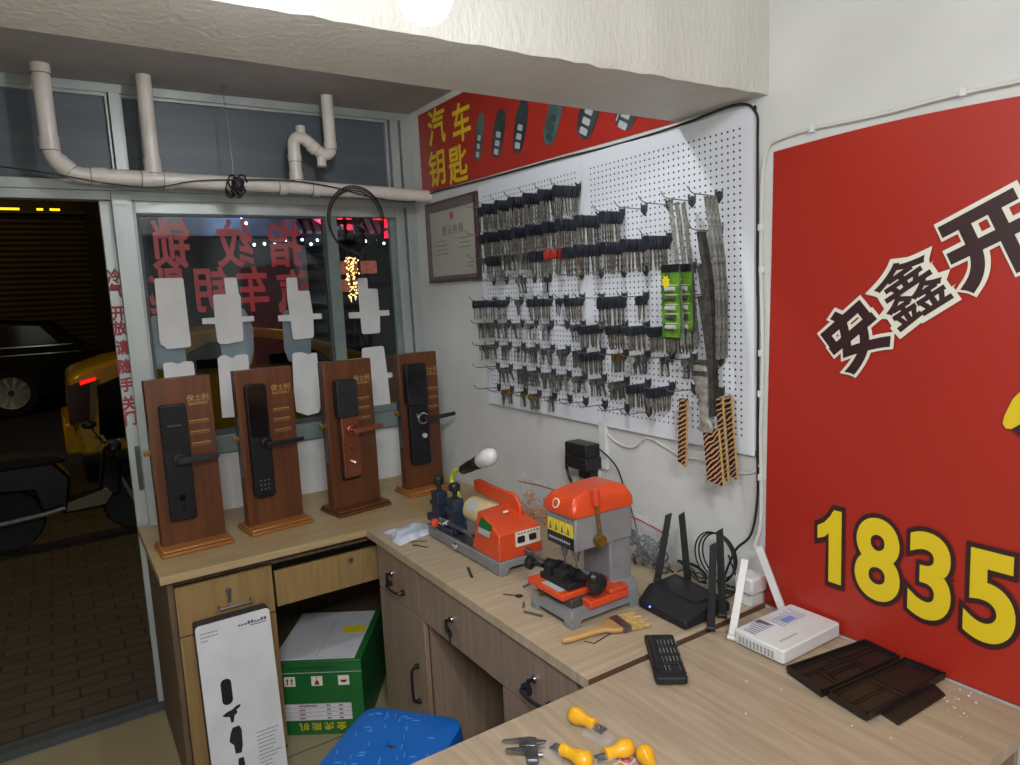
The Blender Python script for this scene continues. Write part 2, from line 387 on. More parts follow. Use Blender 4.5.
wpart('right_jamb', MB().box(-0.095, -0.055, -0.008, 0.06, 1.055, 1.962).box(-0.045, -0.0, -0.015, 0.06, 1.055, 1.962).box(-0.055, -0.045, 0.01, 0.06, 1.055, 1.962), M['alu'], bevel=0.002)
# mirrored red lettering seen from behind
R1 = [('锁', -1.020, 1.808), ('纹', -0.790, 1.808), ('指', -0.590, 1.806), ('装', -0.300, 1.84)]
R2 = [('匙', -1.050, 1.63), ('钥', -0.890, 1.63), ('车', -0.737, 1.628), ('汽', -0.573, 1.612)]
for i, (ch, x, z) in enumerate(R1+R2):
    t = MB(); text_mb(t, ch, 0.195 if i < 4 else 0.185, wallF(x, z, 0.0155 if i != 3 else 0.030, 0), sx=0.72, bold=0.024, mirror=True, depth=0.001)
    t.v = [Vector((v.x, 0.0115+(v.y-0.0155)*0.3 if i != 3 else 0.028, v.z)) for v in t.v]
    wpart('red_lettering', t, M['redwin'])
# window_2 / window_3: dark transom panels
W2 = win_empty('window_2', (-0.6, 0, 2.03), 'dark upper panel right of the mullion')
wpart('pane', MB().box(-1.142, -0.095, 0.014, 0.02, 2.03, 2.335), M['panel'], W2)
wpart('window_frame', MB().box(-1.142, -1.134, -0.004, 0.02, 2.03, 2.335).box(-1.134, -0.118, -0.004, 0.02, 2.323, 2.335).box(-0.118, -0.108, -0.004, 0.03, 2.03, 2.335).box(-0.098, -0.06, -0.012, 0.05, 2.03, 2.335).box(-0.05, 0.0, -0.018, 0.05, 2.03, 2.335), M['alu'], W2, bevel=0.0015)
W3 = win_empty('window_3', (-2.0, 0, 2.03), 'dark upper panel above the open door')
wpart('pane', MB().box(-2.9, -1.180, 0.014, 0.02, 2.03, 2.335), M['panel'], W3)
wpart('window_frame', MB().box(-1.176, -1.142, -0.014, 0.05, 2.03, 2.335).box(-1.188, -1.180, -0.004, 0.02, 2.03, 2.335).box(-2.9, -1.188, -0.004, 0.02, 2.323, 2.335), M['alu'], W3, bevel=0.0015)
# door_1: the sliding leaf pushed back; its stile carries the red writing
D1 = win_empty('door_1', (-1.22, 0.02, 0.02), 'open aluminium sliding door leaf with red writing on its stile')
wpart('door_stile', MB().box(-1.243, -1.200, 0.015, 0.045, 0.02, 1.962), M['alu'], D1, bevel=0.002)
wpart('door_leaf', MB().box(-1.205, -1.14, 0.03, 0.04, 0.02, 1.95), M['alu'], D1)
wpart('recessed_handle', MB().box(-1.2225, -1.2065, 0.011, 0.0155, 0.885, 1.055).box(-1.2195, -1.2095, 0.0095, 0.012, 0.91, 0.95), M['alu_dark'], D1, bevel=0.001)
t = MB()
zz = [1.692, 1.640, 1.556, 1.502, 1.430, 1.360, 1.292, 1.222, 1.165]
for ch, z in zip('冷气开放请随手关门', zz): text_mb(t, ch, 0.056, wallF(-1.2225, z, 0.0148), bold=0.040, depth=0.0006, sx=0.8)
wpart('door_lettering', t, M['redtxt'], D1)

# ---------------------------------------------------------------- pipes under the ceiling
PY = -0.15
T = thing('drain_pipe', 'cream plastic drain pipe running across the top of the shop front', 'pipe', (-0.75, PY, 2.02))
def pipe(mb, pts, r, rings=()):
    mb.tube(pts, r, 18)
R_ = 0.0265
b = MB(); z0 = 2.022
pth = [(-1.374, PY, 2.367), (-1.374, PY, 2.115)] + [tuple(p) for p in arc((-1.28, PY, 2.115), 0.094, PI, 1.5*PI, 8)][1:] + [(-0.6, PY, 2.012), (-0.0, PY, 1.992)]
b.tube(pth, R_, 20); part('main_run', b, M['pvc'], T, world=True)
def collar(p, d, L=0.045, r=R_+0.0028, name='coupling'):
    p = Vector(p); d = Vector(d).normalized()
    part(name, MB().cyl(p-d*L/2, p+d*L/2, r, n=20), M['pvc'], T, world=True, bevel=0.001)
    part('joint_line', MB().cyl(p-d*(L/2+0.001), p-d*(L/2-0.0006), r+0.0004, n=20), M['pvcline'], T, world=True)
collar((-1.374, PY, 2.352), (0, 0, 1), 0.03)
collar((-1.374, PY, 2.118), (0, 0, 1)); collar((-1.34, PY, 2.05), (-0.8, 0, 0.8), 0.05, R_+0.0015); collar((-1.243, PY, 2.021), (1, 0, 0), 0.05)
for x in (-1.10, -1.03, -0.63, -0.50): collar((x, PY, 2.0165-(x+1.1)*0.018), (1, 0, -0.018), 0.03)
part('branch', MB().tube([(-1.075, PY, 2.367), (-1.075, PY, 2.02)], 0.0245, 20), M['pvc'], T, world=True); collar((-1.075, PY, 2.062), (0, 0, 1), 0.05, 0.0275)
r3 = 0.0235
part('trap', MB().tube([(-0.425, PY, 2.367), (-0.425, PY, 2.165)]+[tuple(p) for p in arc((-0.450, PY, 2.165), 0.025, 0, -0.75*PI, 6)][1:]+[(-0.525, PY, 2.192)]+[tuple(p) for p in arc((-0.545, PY, 2.172), 0.027, 0.25*PI, PI, 6)]+[(-0.572, PY, 2.012)], r3, 18), M['pvc'], T, world=True)
for p, d in (((-0.425, PY, 2.175), (0, 0, 1)), ((-0.572, PY, 2.12), (0, 0, 1)), ((-0.572, PY, 2.05), (0, 0, 1)), ((-0.495, PY, 2.165), (-1, 0, .75))): collar(p, d, 0.03, r3+0.0025)
part('cleanout_cap', MB().cyl((-0.466, PY, 2.13), (-0.466, PY, 2.092), 0.018, n=14), M['pvc'], T, world=True, bevel=0.002)
part('cleanout_cap', MB().cyl((-0.540, PY, 2.20), (-0.540, PY, 2.243), 0.018, n=14), M['pvc'], T, world=True, bevel=0.002)
# hanger wire + tape knot
T = thing('hanger_wire', 'thin twisted steel wire holding up the cream pipe from the ceiling', 'wire', (-0.815, PY, 2.367))
part('wire', MB().tube([(-0.816, PY, 2.367), (-0.812, PY-0.03, 2.06), (-0.822, PY-0.028, 2.0)], 0.0016, 6), M['steel'], T, world=True)
part('ceiling_eye', MB().tube([(-0.82, PY, 2.363), (-0.795, PY, 2.360)], 0.003, 6), M['steel'], T, world=True)
b = MB(); random.seed(5)
for i in range(9):
    cx = -0.805+random.uniform(-.02, .02); cz = 2.0+random.uniform(-.018, .02); rr = random.uniform(0.022, 0.034)
    b.tube([(cx+rr*0.7*math.cos(a)*random.uniform(.8, 1.1), PY-0.01+0.034*math.cos(a*0.5+i), cz+rr*math.sin(a)) for a in [2*PI*k/12 for k in range(12)]], 0.0035, 6, closed=True)
b.ball((-0.80, PY-0.02, 2.005), (0.026, 0.026, 0.03), 10)
solo('cable_knot', b, M['cable'], 'tangled knot of black cable tied on the cream pipe', 'cable', (-0.805, PY, 2.0))
b = MB().tube(smooth([(-1.6, -0.16, 2.045), (-1.40, -0.185, 2.020), (-1.22, -0.185, 1.992), (-1.08, -0.185, 1.985), (-0.95, -0.185, 2.012), (-0.80, -0.188, 2.022), (-0.62, -0.185, 2.028), (-0.45, -0.185, 2.012), (-0.32, -0.182, 1.985), (-0.19, -0.18, 1.965), (-0.08, -0.16, 1.967), (-0.006, -0.12, 1.998)]), 0.0026, 6)
solo('black_cable', b, M['cable'], 'black cable draped along the cream pipe above the window', 'cable', (-0.8, -0.18, 2.0))
b = MB()
for k, (dr, dz) in enumerate(((0, 0), (0.005, 0.004), (-0.004, -0.003))):
    b.tube([(-0.355+(0.114+dr)*math.cos(a), PY-0.045+0.004*k, 1.880+(0.128+dr)*math.sin(a)+dz) for a in [2*PI*i/40 for i in range(40)]], 0.0028, 6, closed=True)
b.tube([(-0.39, PY-0.045, 1.765), (-0.355, PY-0.045, 1.742), (-0.325, PY-0.045, 1.77)], 0.008, 6)
solo('cable_coil', b, M['cable'], 'round coil of black cable hanging from the pipe in front of the window', 'cable coil', (-0.355, PY-0.045, 2.0))

# ---------------------------------------------------------------- hanging bulb
T = thing('hanging_bulb', 'bright round light bulb hanging in front of the beam', 'light bulb', (BULB_POS[0], BULB_POS[1], ZC))
bx, by, bz = BULB_POS
rB = 0.023
M['glow'].node_tree.nodes['Principled BSDF'].inputs['Emission Strength'].default_value = BULB_POWER/(PI*4*PI*rB*rB)
part('bulb', MB().ball((bx, by, bz), rB, 24), M['glow'], T, world=True, label='glowing white bulb')
part('socket', MB().lathe([(0.014, 0), (0.019, 0.01), (0.019, 0.05), (0.008, 0.06)], (bx, by, bz+rB-0.003)), M['white'], T, world=True)
part('cord', MB().cyl((bx, by, bz+0.09), (bx, by, ZC), 0.003, n=8), M['wcable'], T, world=True)
# bulb on the ceiling behind the beam
M['glow2'] = mat('lit_bulb_inner', '#ffffff', emit='#f6fbff', estr=INNER_POWER/(PI*4*PI*0.03*0.03))
T = thing('ceiling_bulb', 'lit bulb on the grey ceiling behind the beam', 'light bulb', (-0.80, -1.42, 2.367))
part('bulb', MB().ball((-0.80, -1.42, 2.305), 0.03, 20), M['glow2'], T, world=True)
part('socket', MB().cyl((-0.80, -1.42, 2.367), (-0.80, -1.42, 2.33), 0.018), M['white'], T, world=True)
# made-up lamp housing to go with the added fill light
T = thing('fill_lamp', 'white lamp housing added for the unseen fill light', 'lamp', (-1.9, -3.9, ZC))
part('lamp_housing', MB().box(-2.2, -1.6, -3.95, -3.85, 2.715, 2.75), M['white'], T, world=True, bevel=0.004)

# ---------------------------------------------------------------- white counter along the shop front
CT = thing('display_counter', 'warm oak counter with drawers under the shop window', 'counter', (-0.93, -0.31, 0))
def cp(name, mb, m, par=None, **k): return part(name, mb, m, par or CT, world=True, **k)
cp('worktop', MB().box(-1.246, -0.003, -0.626, -0.003, 0.725, 0.75), M['oak_warm'], bevel=0.0015)
cp('side_panel', MB().box(-1.226, -1.210, -0.60, -0.01, 0, 0.725), M['carc'])
cp('back_panel', MB().box(-1.21, -0.02, -0.04, -0.025, 0.10, 0.725), M['carc'])
cp('cabinet_body', MB().box(-1.210, -0.905, -0.585, -0.04, 0.03, 0.70), M['carc'])
cp('top_rail', MB().box(-1.210, -0.02, -0.585, -0.565, 0.695, 0.725), M['carc'])
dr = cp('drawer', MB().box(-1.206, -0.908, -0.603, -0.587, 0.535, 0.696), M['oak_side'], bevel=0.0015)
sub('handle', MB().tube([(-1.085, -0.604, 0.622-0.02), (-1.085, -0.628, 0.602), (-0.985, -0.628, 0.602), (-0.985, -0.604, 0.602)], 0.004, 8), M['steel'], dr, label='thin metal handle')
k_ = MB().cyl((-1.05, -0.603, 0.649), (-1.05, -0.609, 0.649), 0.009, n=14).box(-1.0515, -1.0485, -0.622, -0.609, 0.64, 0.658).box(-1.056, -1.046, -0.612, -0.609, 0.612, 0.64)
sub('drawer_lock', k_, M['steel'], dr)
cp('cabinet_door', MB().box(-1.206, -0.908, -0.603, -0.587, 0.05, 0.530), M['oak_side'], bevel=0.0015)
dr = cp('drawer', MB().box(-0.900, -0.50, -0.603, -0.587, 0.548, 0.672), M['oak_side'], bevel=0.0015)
sub('drawer_lock', MB().cyl((-0.635, -0.603, 0.645), (-0.635, -0.608, 0.645), 0.009, n=14), M['steel'], dr)

# ---------------------------------------------------------------- desk along the right wall
DK = thing('work_desk', 'greyed oak desk against the right wall carrying the key machines', 'desk', (-0.29, -1.25, 0))
def dp(name, mb, m, par=None, **k): return part(name, mb, m, par or DK, world=True, **k)
dp('desktop', MB().box(-0.582, -0.003, -1.868, -0.640, 0.727, 0.7545), M['oak'], bevel=0.0015)
dp('end_edge_band', MB().box(-0.582, -0.003, -1.8695, -1.868, 0.728, 0.7535), M['edge'])
dp('side_panel', MB().box(-0.562, -0.02, -0.70, -0.684, 0, 0.727), M['oak_front'])
dp('side_panel', MB().box(-0.555, -0.02, -1.064, -1.048, 0, 0.70), M['oak_front'])
dp('side_panel', MB().box(-0.555, -0.02, -1.515, -1.50, 0, 0.70), M['oak_front'])
dp('side_panel', MB().box(-0.562, -0.02, -1.83, -1.814, 0, 0.727), M['oak_front'])
dp('modesty_panel', MB().box(-0.10, -0.085, -1.50, -1.064, 0.05, 0.70), M['carc'])
fx0, fx1 = -0.572, -0.556
def desk_handle(par, y, z, hz=True):
    if hz: pts = [(-0.572, y+0.05, z), (-0.592, y+0.045, z), (-0.597, y+0.02, z-0.003), (-0.597, y-0.02, z-0.003), (-0.592, y-0.045, z), (-0.572, y-0.05, z)]
    else: pts = [(-0.572, y, z+0.06), (-0.592, y, z+0.055), (-0.597, y, z+0.03), (-0.597, y, z-0.03), (-0.592, y, z-0.055), (-0.572, y, z-0.06)]
    b = MB().tube(smooth(pts, 3), 0.0048, 8)
    for p in (pts[0], pts[-1]): b.cyl(p, (p[0]-0.01, p[1], p[2]), 0.009, n=12)
    sub('handle', b, M['black'], par, label='black curved handle')
def desk_lock(par, y, z, keys=2):
    b = MB().cyl((-0.572, y, z), (-0.578, y, z), 0.0105, n=16).cyl((-0.578, y, z), (-0.581, y, z), 0.007, n=12)
    l_ = sub('drawer_lock', b, M['chrome'], par)
    k = MB().box(-0.598, -0.579, y-0.0012, y+0.0012, z-0.005, z+0.005).prism([(y+0.012*math.cos(a)+0.002, z-0.022+0.016*math.sin(a)) for a in [2*PI*i/14 for i in range(14)]], -0.593, -0.589, 'x')
    if keys > 1: k.prism([(y+0.011*math.cos(a)-0.008, z-0.036+0.013*math.sin(a)) for a in [2*PI*i/14 for i in range(14)]], -0.590, -0.586, 'x').box(-0.589, -0.587, y-0.010, y-0.004, z-0.068, z-0.048)
    sub('lock_key', k, M['black'], par, label='black-headed key left in the lock')
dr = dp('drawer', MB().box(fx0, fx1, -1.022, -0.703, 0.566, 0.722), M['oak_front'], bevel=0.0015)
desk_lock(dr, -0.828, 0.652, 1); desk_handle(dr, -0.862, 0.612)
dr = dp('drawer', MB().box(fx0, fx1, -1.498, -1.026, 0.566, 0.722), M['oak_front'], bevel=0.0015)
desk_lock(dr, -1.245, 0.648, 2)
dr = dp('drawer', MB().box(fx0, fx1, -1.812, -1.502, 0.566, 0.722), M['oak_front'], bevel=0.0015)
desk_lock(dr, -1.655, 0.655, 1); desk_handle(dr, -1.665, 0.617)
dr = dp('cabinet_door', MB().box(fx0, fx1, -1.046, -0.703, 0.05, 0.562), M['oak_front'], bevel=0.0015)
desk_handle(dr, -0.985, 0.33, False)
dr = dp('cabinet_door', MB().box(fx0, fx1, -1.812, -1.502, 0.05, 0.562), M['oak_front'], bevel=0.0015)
# front desk
FD = thing('front_desk', 'pale oak desk in the foreground below the red banner', 'desk', (-0.62, -2.18, 0))
def fp(name, mb, m, **k): return part(name, mb, m, FD, world=True, **k)
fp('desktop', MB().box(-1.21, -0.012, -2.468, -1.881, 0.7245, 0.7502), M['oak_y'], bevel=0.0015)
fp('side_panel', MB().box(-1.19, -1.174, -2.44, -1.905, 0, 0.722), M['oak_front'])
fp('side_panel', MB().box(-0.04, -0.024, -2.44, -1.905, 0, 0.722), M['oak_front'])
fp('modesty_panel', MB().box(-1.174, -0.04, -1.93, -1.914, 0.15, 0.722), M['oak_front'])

# ---------------------------------------------------------------- red banner on the right wall
BN = thing('shop_banner', 'large red vinyl banner with black characters and a yellow phone number', 'banner', (0, -2.6, 0.75))
b = MB()
def bf(u, v_):
    y = -1.893 + 0.026*(1-v_) - u*1.55; z = 0.752 + v_*1.106 + (0.008 if v_ > .99 else 0)*math.sin(u*9)
    x = -0.0035 - 0.0022*math.sin(u*7+v_*2.2)*math.sin(v_*5+u*3) - 0.0035*max(0, v_-0.8)*math.sin(u*11)
    return (x, y, z)
b.grid(bf, 60, 40)
part('banner_sheet', b, M['red'], BN, world=True)
def bprint(ch, y, z, size, ang, m1, m2, b1, b2, sx=1.0, x=-0.0085):
    t = MB(); text_mb(t, ch, size, wallR(y, z, x, ang), bold=b2, depth=0.0004, sx=sx); part('print_outline', t, m2, BN, world=True)
    t = MB(); text_mb(t, ch, size, wallR(y, z, x-0.0006, ang), bold=b1, depth=0.0004, sx=sx); part('print_character', t, m1, BN, world=True)
for ch, y, z, a in (('安', -2.096, 1.438, 0.70), ('鑫', -2.212, 1.533, 0.58), ('开', -2.352, 1.612, 0.43)):
    bprint(ch, y, z, 0.132 if ch != '开' else 0.15, a, M['maroon'], M['cream_w'], 0.014 if ch == '鑫' else 0.040, 0.088)
one = [(0.0, -0.5), (0.0, 0.5), (-0.16, 0.5), (-0.24, 0.40), (-0.36, 0.30), (-0.50, 0.24), (-0.50, 0.06), (-0.36, 0.10), (-0.26, 0.17), (-0.26, -0.5)]
SGN = 1
def one_at(off, x, m, nm):
    cx, cz = -0.22, 0.0; b = MB(); P = []
    n = len(one)
    for i in range(n):
        a, p, c = Vector(one[i-1]), Vector(one[i]), Vector(one[(i+1) % n]); e1 = (p-a).normalized(); e2 = (c-p).normalized()
        n1 = Vector((e1.y, -e1.x)); n2 = Vector((e2.y, -e2.x)); q = (n1+n2); q = q/max(0.5, q.length_squared/2)
        P.append(p+q*off*SGN)
    b.prism([(-2.050-(p.x+0.22)*0.118, 0.957+p.y*0.172) for p in P], x, x+0.0004, 'x'); part(nm, b, m, BN, world=True)
one_at(0.07, -0.0085, M['maroon'], 'print_outline'); one_at(0, -0.0091, M['yprint'], 'print_character')
for i, ch in enumerate('1835'):
    if i == 0: continue
    bprint(ch, (-2.050, -2.158, -2.266, -2.376)[i], (0.956, 0.957, 0.953, 0.947)[i], 0.244, 0, M['yprint'], M['maroon'], 0.030, 0.072, sx=0.82)
bprint('8', -2.488, 0.943, 0.244, 0, M['yprint'], M['maroon'], 0.030, 0.072, sx=0.82)
poly = [(-2.388, 1.30), (-2.386, 1.285), (-2.392, 1.277), (-2.401, 1.278), (-2.412, 1.287), (-2.425, 1.290), (-2.46, 1.29), (-2.46, 1.37), (-2.43, 1.368), (-2.415, 1.352), (-2.400, 1.332)]
part('print_swash', MB().prism([(-y*1-0, z) for y, z in [(-a, b_) for a, b_ in poly]], -0.0093, -0.0088, 'x'), M['yprint'], BN, world=True)
part('print_swash_shade', MB().prism([(-2.400, 1.279), (-2.412, 1.268), (-2.46, 1.255), (-2.46, 1.292), (-2.415, 1.292)], -0.0091, -0.0087, 'x'), M['maroon'], BN, world=True)
# car key poster above the pegboard
KP = thing('key_poster', 'red poster of car keys with yellow characters above the pegboard', 'poster', (0, -0.85, 2.01))
part('poster_sheet', MB().prism([(-0.098, 2.008), (-1.600, 1.988), (-1.600, 2.34), (-0.098, 2.34)], -0.003, -0.0008, 'x'), M['red'], KP, world=True)
for ch, y, z in (('汽', -0.262, 2.262), ('车', -0.470, 2.235), ('钥', -0.245, 2.095), ('匙', -0.425, 2.080)):
    t = MB(); text_mb(t, ch, 0.155, wallR(y, z, -0.0036), bold=0.018, depth=0.0004); part('print_character', t, M['yprint'], KP, world=True)
M['pkey'] = mat('printed_key_dark', '#24292b', '#3a4446', 12, rough=0.5)
M['pkeyg'] = mat('printed_key_green', '#4a6a62', '#2c3c3a', 12, rough=0.5)
for i, (y, z, L, W_, a) in enumerate(((-0.60, 2.105, 0.17, 0.045, -0.30), (-0.735, 2.09, 0.17, 0.06, -0.35), (-0.875, 2.085, 0.18, 0.06, -0.35), (-1.065, 2.075, 0.18, 0.062, -0.45), (-1.245, 2.055, 0.17, 0.075, -0.5), (-1.42, 2.035, 0.15, 0.075, -0.5))):
    c_, s_ = math.cos(a), math.sin(a)
    def P(pts): return [(y-(u*c_-v_*s_)*1, z+0.045+(u*s_+v_*c_)) for u, v_ in pts]
    body = [(W_*0.62*(abs(math.cos(t))**0.7)*(1 if math.cos(t) > 0 else -1), L/2*(abs(math.sin(t))**0.8)*(1 if math.sin(t) > 0 else -1)) for t in [2*PI*k/28 for k in range(28)]]
    kp = part('printed_key', MB().prism(P(body), -0.0042, -0.0036, 'x'), M['pkeyg'] if i in (0, 3) else M['pkey'], KP, world=True)
    g = MB()
    for q in (-0.045, -0.015, 0.015): g.prism(P(rrect(-W_*0.25, W_*0.25, q-0.008-0.02, q+0.012-0.02, 0.004, 2)), -0.0046, -0.0042, 'x')
    if i == 5: g.prism(P([(-W_*.45, -.06), (-W_*.38, -.06), (-W_*.3, .05), (-W_*.4, .05)]), -0.0046, -0.0042, 'x')
    sub('printed_buttons', g, M['silver'] if i != 3 else M['pkey'], kp)
# certificate frame
CF = thing('framed_certificate', 'framed licence certificate wrapped in plastic film left of the pegboard', 'certificate', (0, -0.352, 1.62))
part('picture_frame', MB().box(-0.016, -0.001, -0.572, -0.547, 1.618, 1.957).box(-0.016, -0.001, -0.158, -0.133, 1.618, 1.957).box(-0.016, -0.001, -0.547, -0.158, 1.618, 1.645).box(-0.016, -0.001, -0.547, -0.158, 1.918, 1.957), mat('maroon_frame', '#4a2f36', rough=0.4), CF, world=True, bevel=0.002)
part('certificate_sheet', MB().box(-0.006, -0.003, -0.547, -0.158, 1.645, 1.918), mat('beige_certificate_paper', '#a8a294', '#9d9788', 3, rough=0.5), CF, world=True)
t = MB(); text_mb(t, '营业执照', 0.040, wallR(-0.355, 1.832, -0.0066), bold=0.012, depth=0.0003, spacing=1.35)
for i, (y, z, l) in enumerate([(-.25, 1.79, .10), (-.25, 1.772, .13), (-.25, 1.754, .10), (-.25, 1.736, .12), (-.45, 1.79, .11), (-.45, 1.772, .09), (-.45, 1.754, .10), (-.49, 1.69, .06), (-.49, 1.675, .05)]): t.box(-0.0069, -0.0062, y-l/2, y+l/2, z, z+0.003)
part('certificate_print', t, M['greyt'], CF, world=True)
part('red_emblem', MB().prism([(-0.352+0.017*math.cos(a), 1.888+0.017*math.sin(a)) for a in [2*PI*k/14 for k in range(14)]], -0.0068, -0.0062, 'x'), M['redpl'], CF, world=True)
random.seed(11)
b = MB().grid(lambda u, v_: (-0.021-0.004*math.sin(u*23+v_*5)*math.cos(v_*17)-0.003*math.sin(u*51), -0.150-u*0.405, 1.63+v_*0.315), 30, 24)
part('plastic_film', b, film_mat('film_wrap', '#dfe2e4', 0.10, 0.12), CF, world=True)

# wall cables
b = MB().tube(smooth([(-0.006, -0.06, 1.998), (-0.008, -0.25, 2.000), (-0.008, -0.6, 1.992), (-0.008, -1.10, 1.984), (-0.010, -1.35, 1.975), (-0.020, -1.62, 1.974), (-0.022, -1.80, 1.982), (-0.014, -1.853, 1.955), (-0.008, -1.854, 1.88), (-0.008, -1.852, 1.60), (-0.008, -1.854, 1.45), (-0.008, -1.851, 1.15), (-0.008, -1.850, 1.02), (-0.02, -1.84, 0.93), (-0.03, -1.80, 0.88), (-0.04, -1.77, 0.80)]), 0.0032, 6)
solo('black_cable', b, M['cable'], 'black cable run above the pegboard and down its right edge', 'cable', (-0.01, -1.0, 1.98))
b = MB().tube(smooth([(-0.006, -3.0, 1.90), (-0.006, -2.6, 1.882), (-0.006, -2.39, 1.884), (-0.006, -2.28, 1.887), (-0.006, -2.14, 1.884), (-0.006, -1.99, 1.888), (-0.006, -1.91, 1.882), (-0.009, -1.882, 1.868), (-0.007, -1.866, 1.80), (-0.007, -1.862, 1.60), (-0.007, -1.866, 1.40), (-0.007, -1.860, 1.20), (-0.007, -1.860, 0.98), (-0.02, -1.85, 0.90)]), 0.0042, 6)
WC = solo('white_cable', b, M['wcable'], 'white cable clipped along the wall over the red banner', 'cable', (-0.006, -2.1, 1.9))
for y, z in ((-1.995, 1.888), (-2.30, 1.889), (-1.862, 1.69), (-1.864, 1.59), (-1.862, 1.39), (-1.860, 1.29), (-1.860, 1.08)):
    sub('cable_clip', MB().box(-0.013, -0.001, y-0.005, y+0.005, z-0.008, z+0.008), M['white'], WC, bevel=0.001)
b = MB().tube(smooth([(-0.005, -1.27, 1.115), (-0.005, -1.33, 1.085), (-0.005, -1.40, 1.082), (-0.005, -1.46, 1.12), (-0.004, -1.53, 1.105), (-0.004, -1.60, 1.085), (-0.004, -1.66, 1.09), (-0.005, -1.76, 1.078), (-0.005, -1.83, 1.085), (-0.005, -1.863, 1.12)]), 0.0035, 6)
solo('white_cable', b, M['wcable'], 'white cable sagging below the bottom edge of the pegboard', 'cable', (-0.005, -1.5, 1.1))
b = MB().box(-0.014, 0, -1.285, -1.250, 0.99, 1.142)
solo('cable_trunking', b, M['white'], 'short white plastic cable trunking on the wall above the socket', 'trunking', (0, -1.268, 0.99), bevel=0.002)

# ---------------------------------------------------------------- pegboards
def pegboard(name, label, y0, y1):
    yc = (y0+y1)/2; zc = 1.553
    T = thing(name, label, 'pegboard', (0, yc, zc), group='perforated boards for keys')
    b = MB().box(-0.013, -0.011, -(y0-y1)/2, (y0-y1)/2, -0.421, 0.419)
    part('perforated_sheet', b, M['peg'], T)
    h = (y0-y1)/2
    fr = MB().box(-0.011, -0.001, -h, -h+0.012, -0.421, 0.419).box(-0.011, -0.001, h-0.012, h, -0.421, 0.419).box(-0.011, -0.001, -h, h, -0.421, -0.409).box(-0.011, -0.001, -h, h, 0.407, 0.419)
    part('board_frame', fr, M['white'], T); return T
pegboard('pegboard', 'left half of the white perforated wall board crowded with keys', -0.585, -1.2125)
pegboard('pegboard', 'right half of the white perforated wall board with empty right edge', -1.2135, -1.846)

COL = [-.670, -.762, -.852, -.938, -1.028, -1.113, -1.196, -1.290, -1.392, -1.482, -1.577, -1.657, -1.745]
ROW = [1.880, 1.780, 1.694, 1.612, 1.537, 1.453, 1.370, 1.287, 1.205]
ORD = ['leftmost', 'second', 'third', 'fourth', 'fifth', 'sixth', 'seventh', 'eighth', 'ninth', 'tenth', 'eleventh', 'twelfth', 'thirteenth']
RN = ['top row', 'second row', 'third row', 'fourth row', 'fifth row', 'sixth row', 'seventh row', 'eighth row', 'bottom row']
# hook prototype, local: wall at x=0 (front of the sheet), wire towards -x
proto = thing('peg_hook', 'x', 'hook', (0, 0, 0), group='wire hooks on the pegboards')
cb = MB().prism([(-0.012, 0.016), (-0.010, 0.006), (-0.004, 0.010), (0.004, 0.010), (0.010, 0.006), (0.012, 0.016), (0.011, -0.008), (0.0, -0.020), (-0.011, -0.008)], -0.005, 0.0, 'x')
k1 = part('clip', cb, mat('dark_grey_clip', '#33373a', rough=0.45), proto, bevel=0.001)
wb = MB().tube([(0, 0, 0.0), (-0.020, 0, -0.002), (-0.09, 0, 0.001), (-0.104, 0, 0.006), (-0.114, 0, 0.018)], 0.0016, 6)
k2 = part('wire', wb, M['steel'], proto)
hooks = {}
def hook(r, c, used, label):
    global proto
    if not hooks: o = proto
    else: o = copy_fast(proto, [k1, k2])
    o.location = (-0.0135, COL[c], ROW[r]); o['label'] = label; hooks[(r, c)] = o
    return o
# key prototypes: hang in the plane across the wire (thin along x); origin at hook hole
def key_mesh(kind, hh, hw, bl, th, m_head, m_blade):
    b = MB()
    n = 14
    if kind == 'black':
        head = [(hw/2*(abs(math.cos(a))**0.6)*(1 if math.cos(a) > 0 else -1), -hh*0.42+hh/2*(abs(math.sin(a))**0.6)*(1 if math.sin(a) > 0 else -1)) for a in [2*PI*k/n for k in range(n)]]
    else:
        head = [(hw/2*math.cos(a), -hh*0.40+hh/2*math.sin(a)) for a in [2*PI*k/n for k in range(n)]]
    b.slot(0).prism(head, -th/2, th/2, 'x')
    top = -hh*0.85
    bw = 0.0042
    t = [(-bw, top), (bw, top), (bw, top-0.006)]
    m_ = 6
    for k in range(m_): t.append((bw*(0.55 if k % 2 else 0.85), top-0.008-(bl-0.012)*k/m_))
    t += [(0, top-bl), (-bw, top-bl+0.004)]
    b.slot(1).prism(t, -0.0011, 0.0011, 'x')
    return b.mesh('key', [m_head, m_blade])
M['khead'] = mat('black_key_head', '#1b1f28', rough=0.42)
K = {'B0': key_mesh('black', .036, .026, .060, .0075, M['khead'], M['key']), 'B': key_mesh('black', .027, .024, .045, .0075, M['khead'], M['key']),
     'R': key_mesh('black', .032, .026, .052, .0075, M['redpl'], M['key']), 'M': key_mesh('metal', .023, .022, .036, .0022, M['keydark'], M['keydark']),
     'S': key_mesh('metal', .023, .022, .036, .0022, M['steel'], M['chrome']), 'G': key_mesh('metal', .024, .023, .036, .0024, M['brass'], M['keydark'])}
KN = {'B0': ('long black-headed car key', 'car_key', 'car keys with black heads', .0088), 'B': ('short black-headed car key', 'car_key', 'car keys with black heads', .0088),
      'R': ('red-headed car key', 'car_key', 'car keys with red heads', .0088), 'M': ('dull grey metal key blank', 'key_blank', 'metal key blanks', .0068), 'S': ('shiny silver key blank', 'key_blank', 'metal key blanks', .0095), 'G': ('brass coloured key blank', 'key_blank', 'metal key blanks', .0066)}
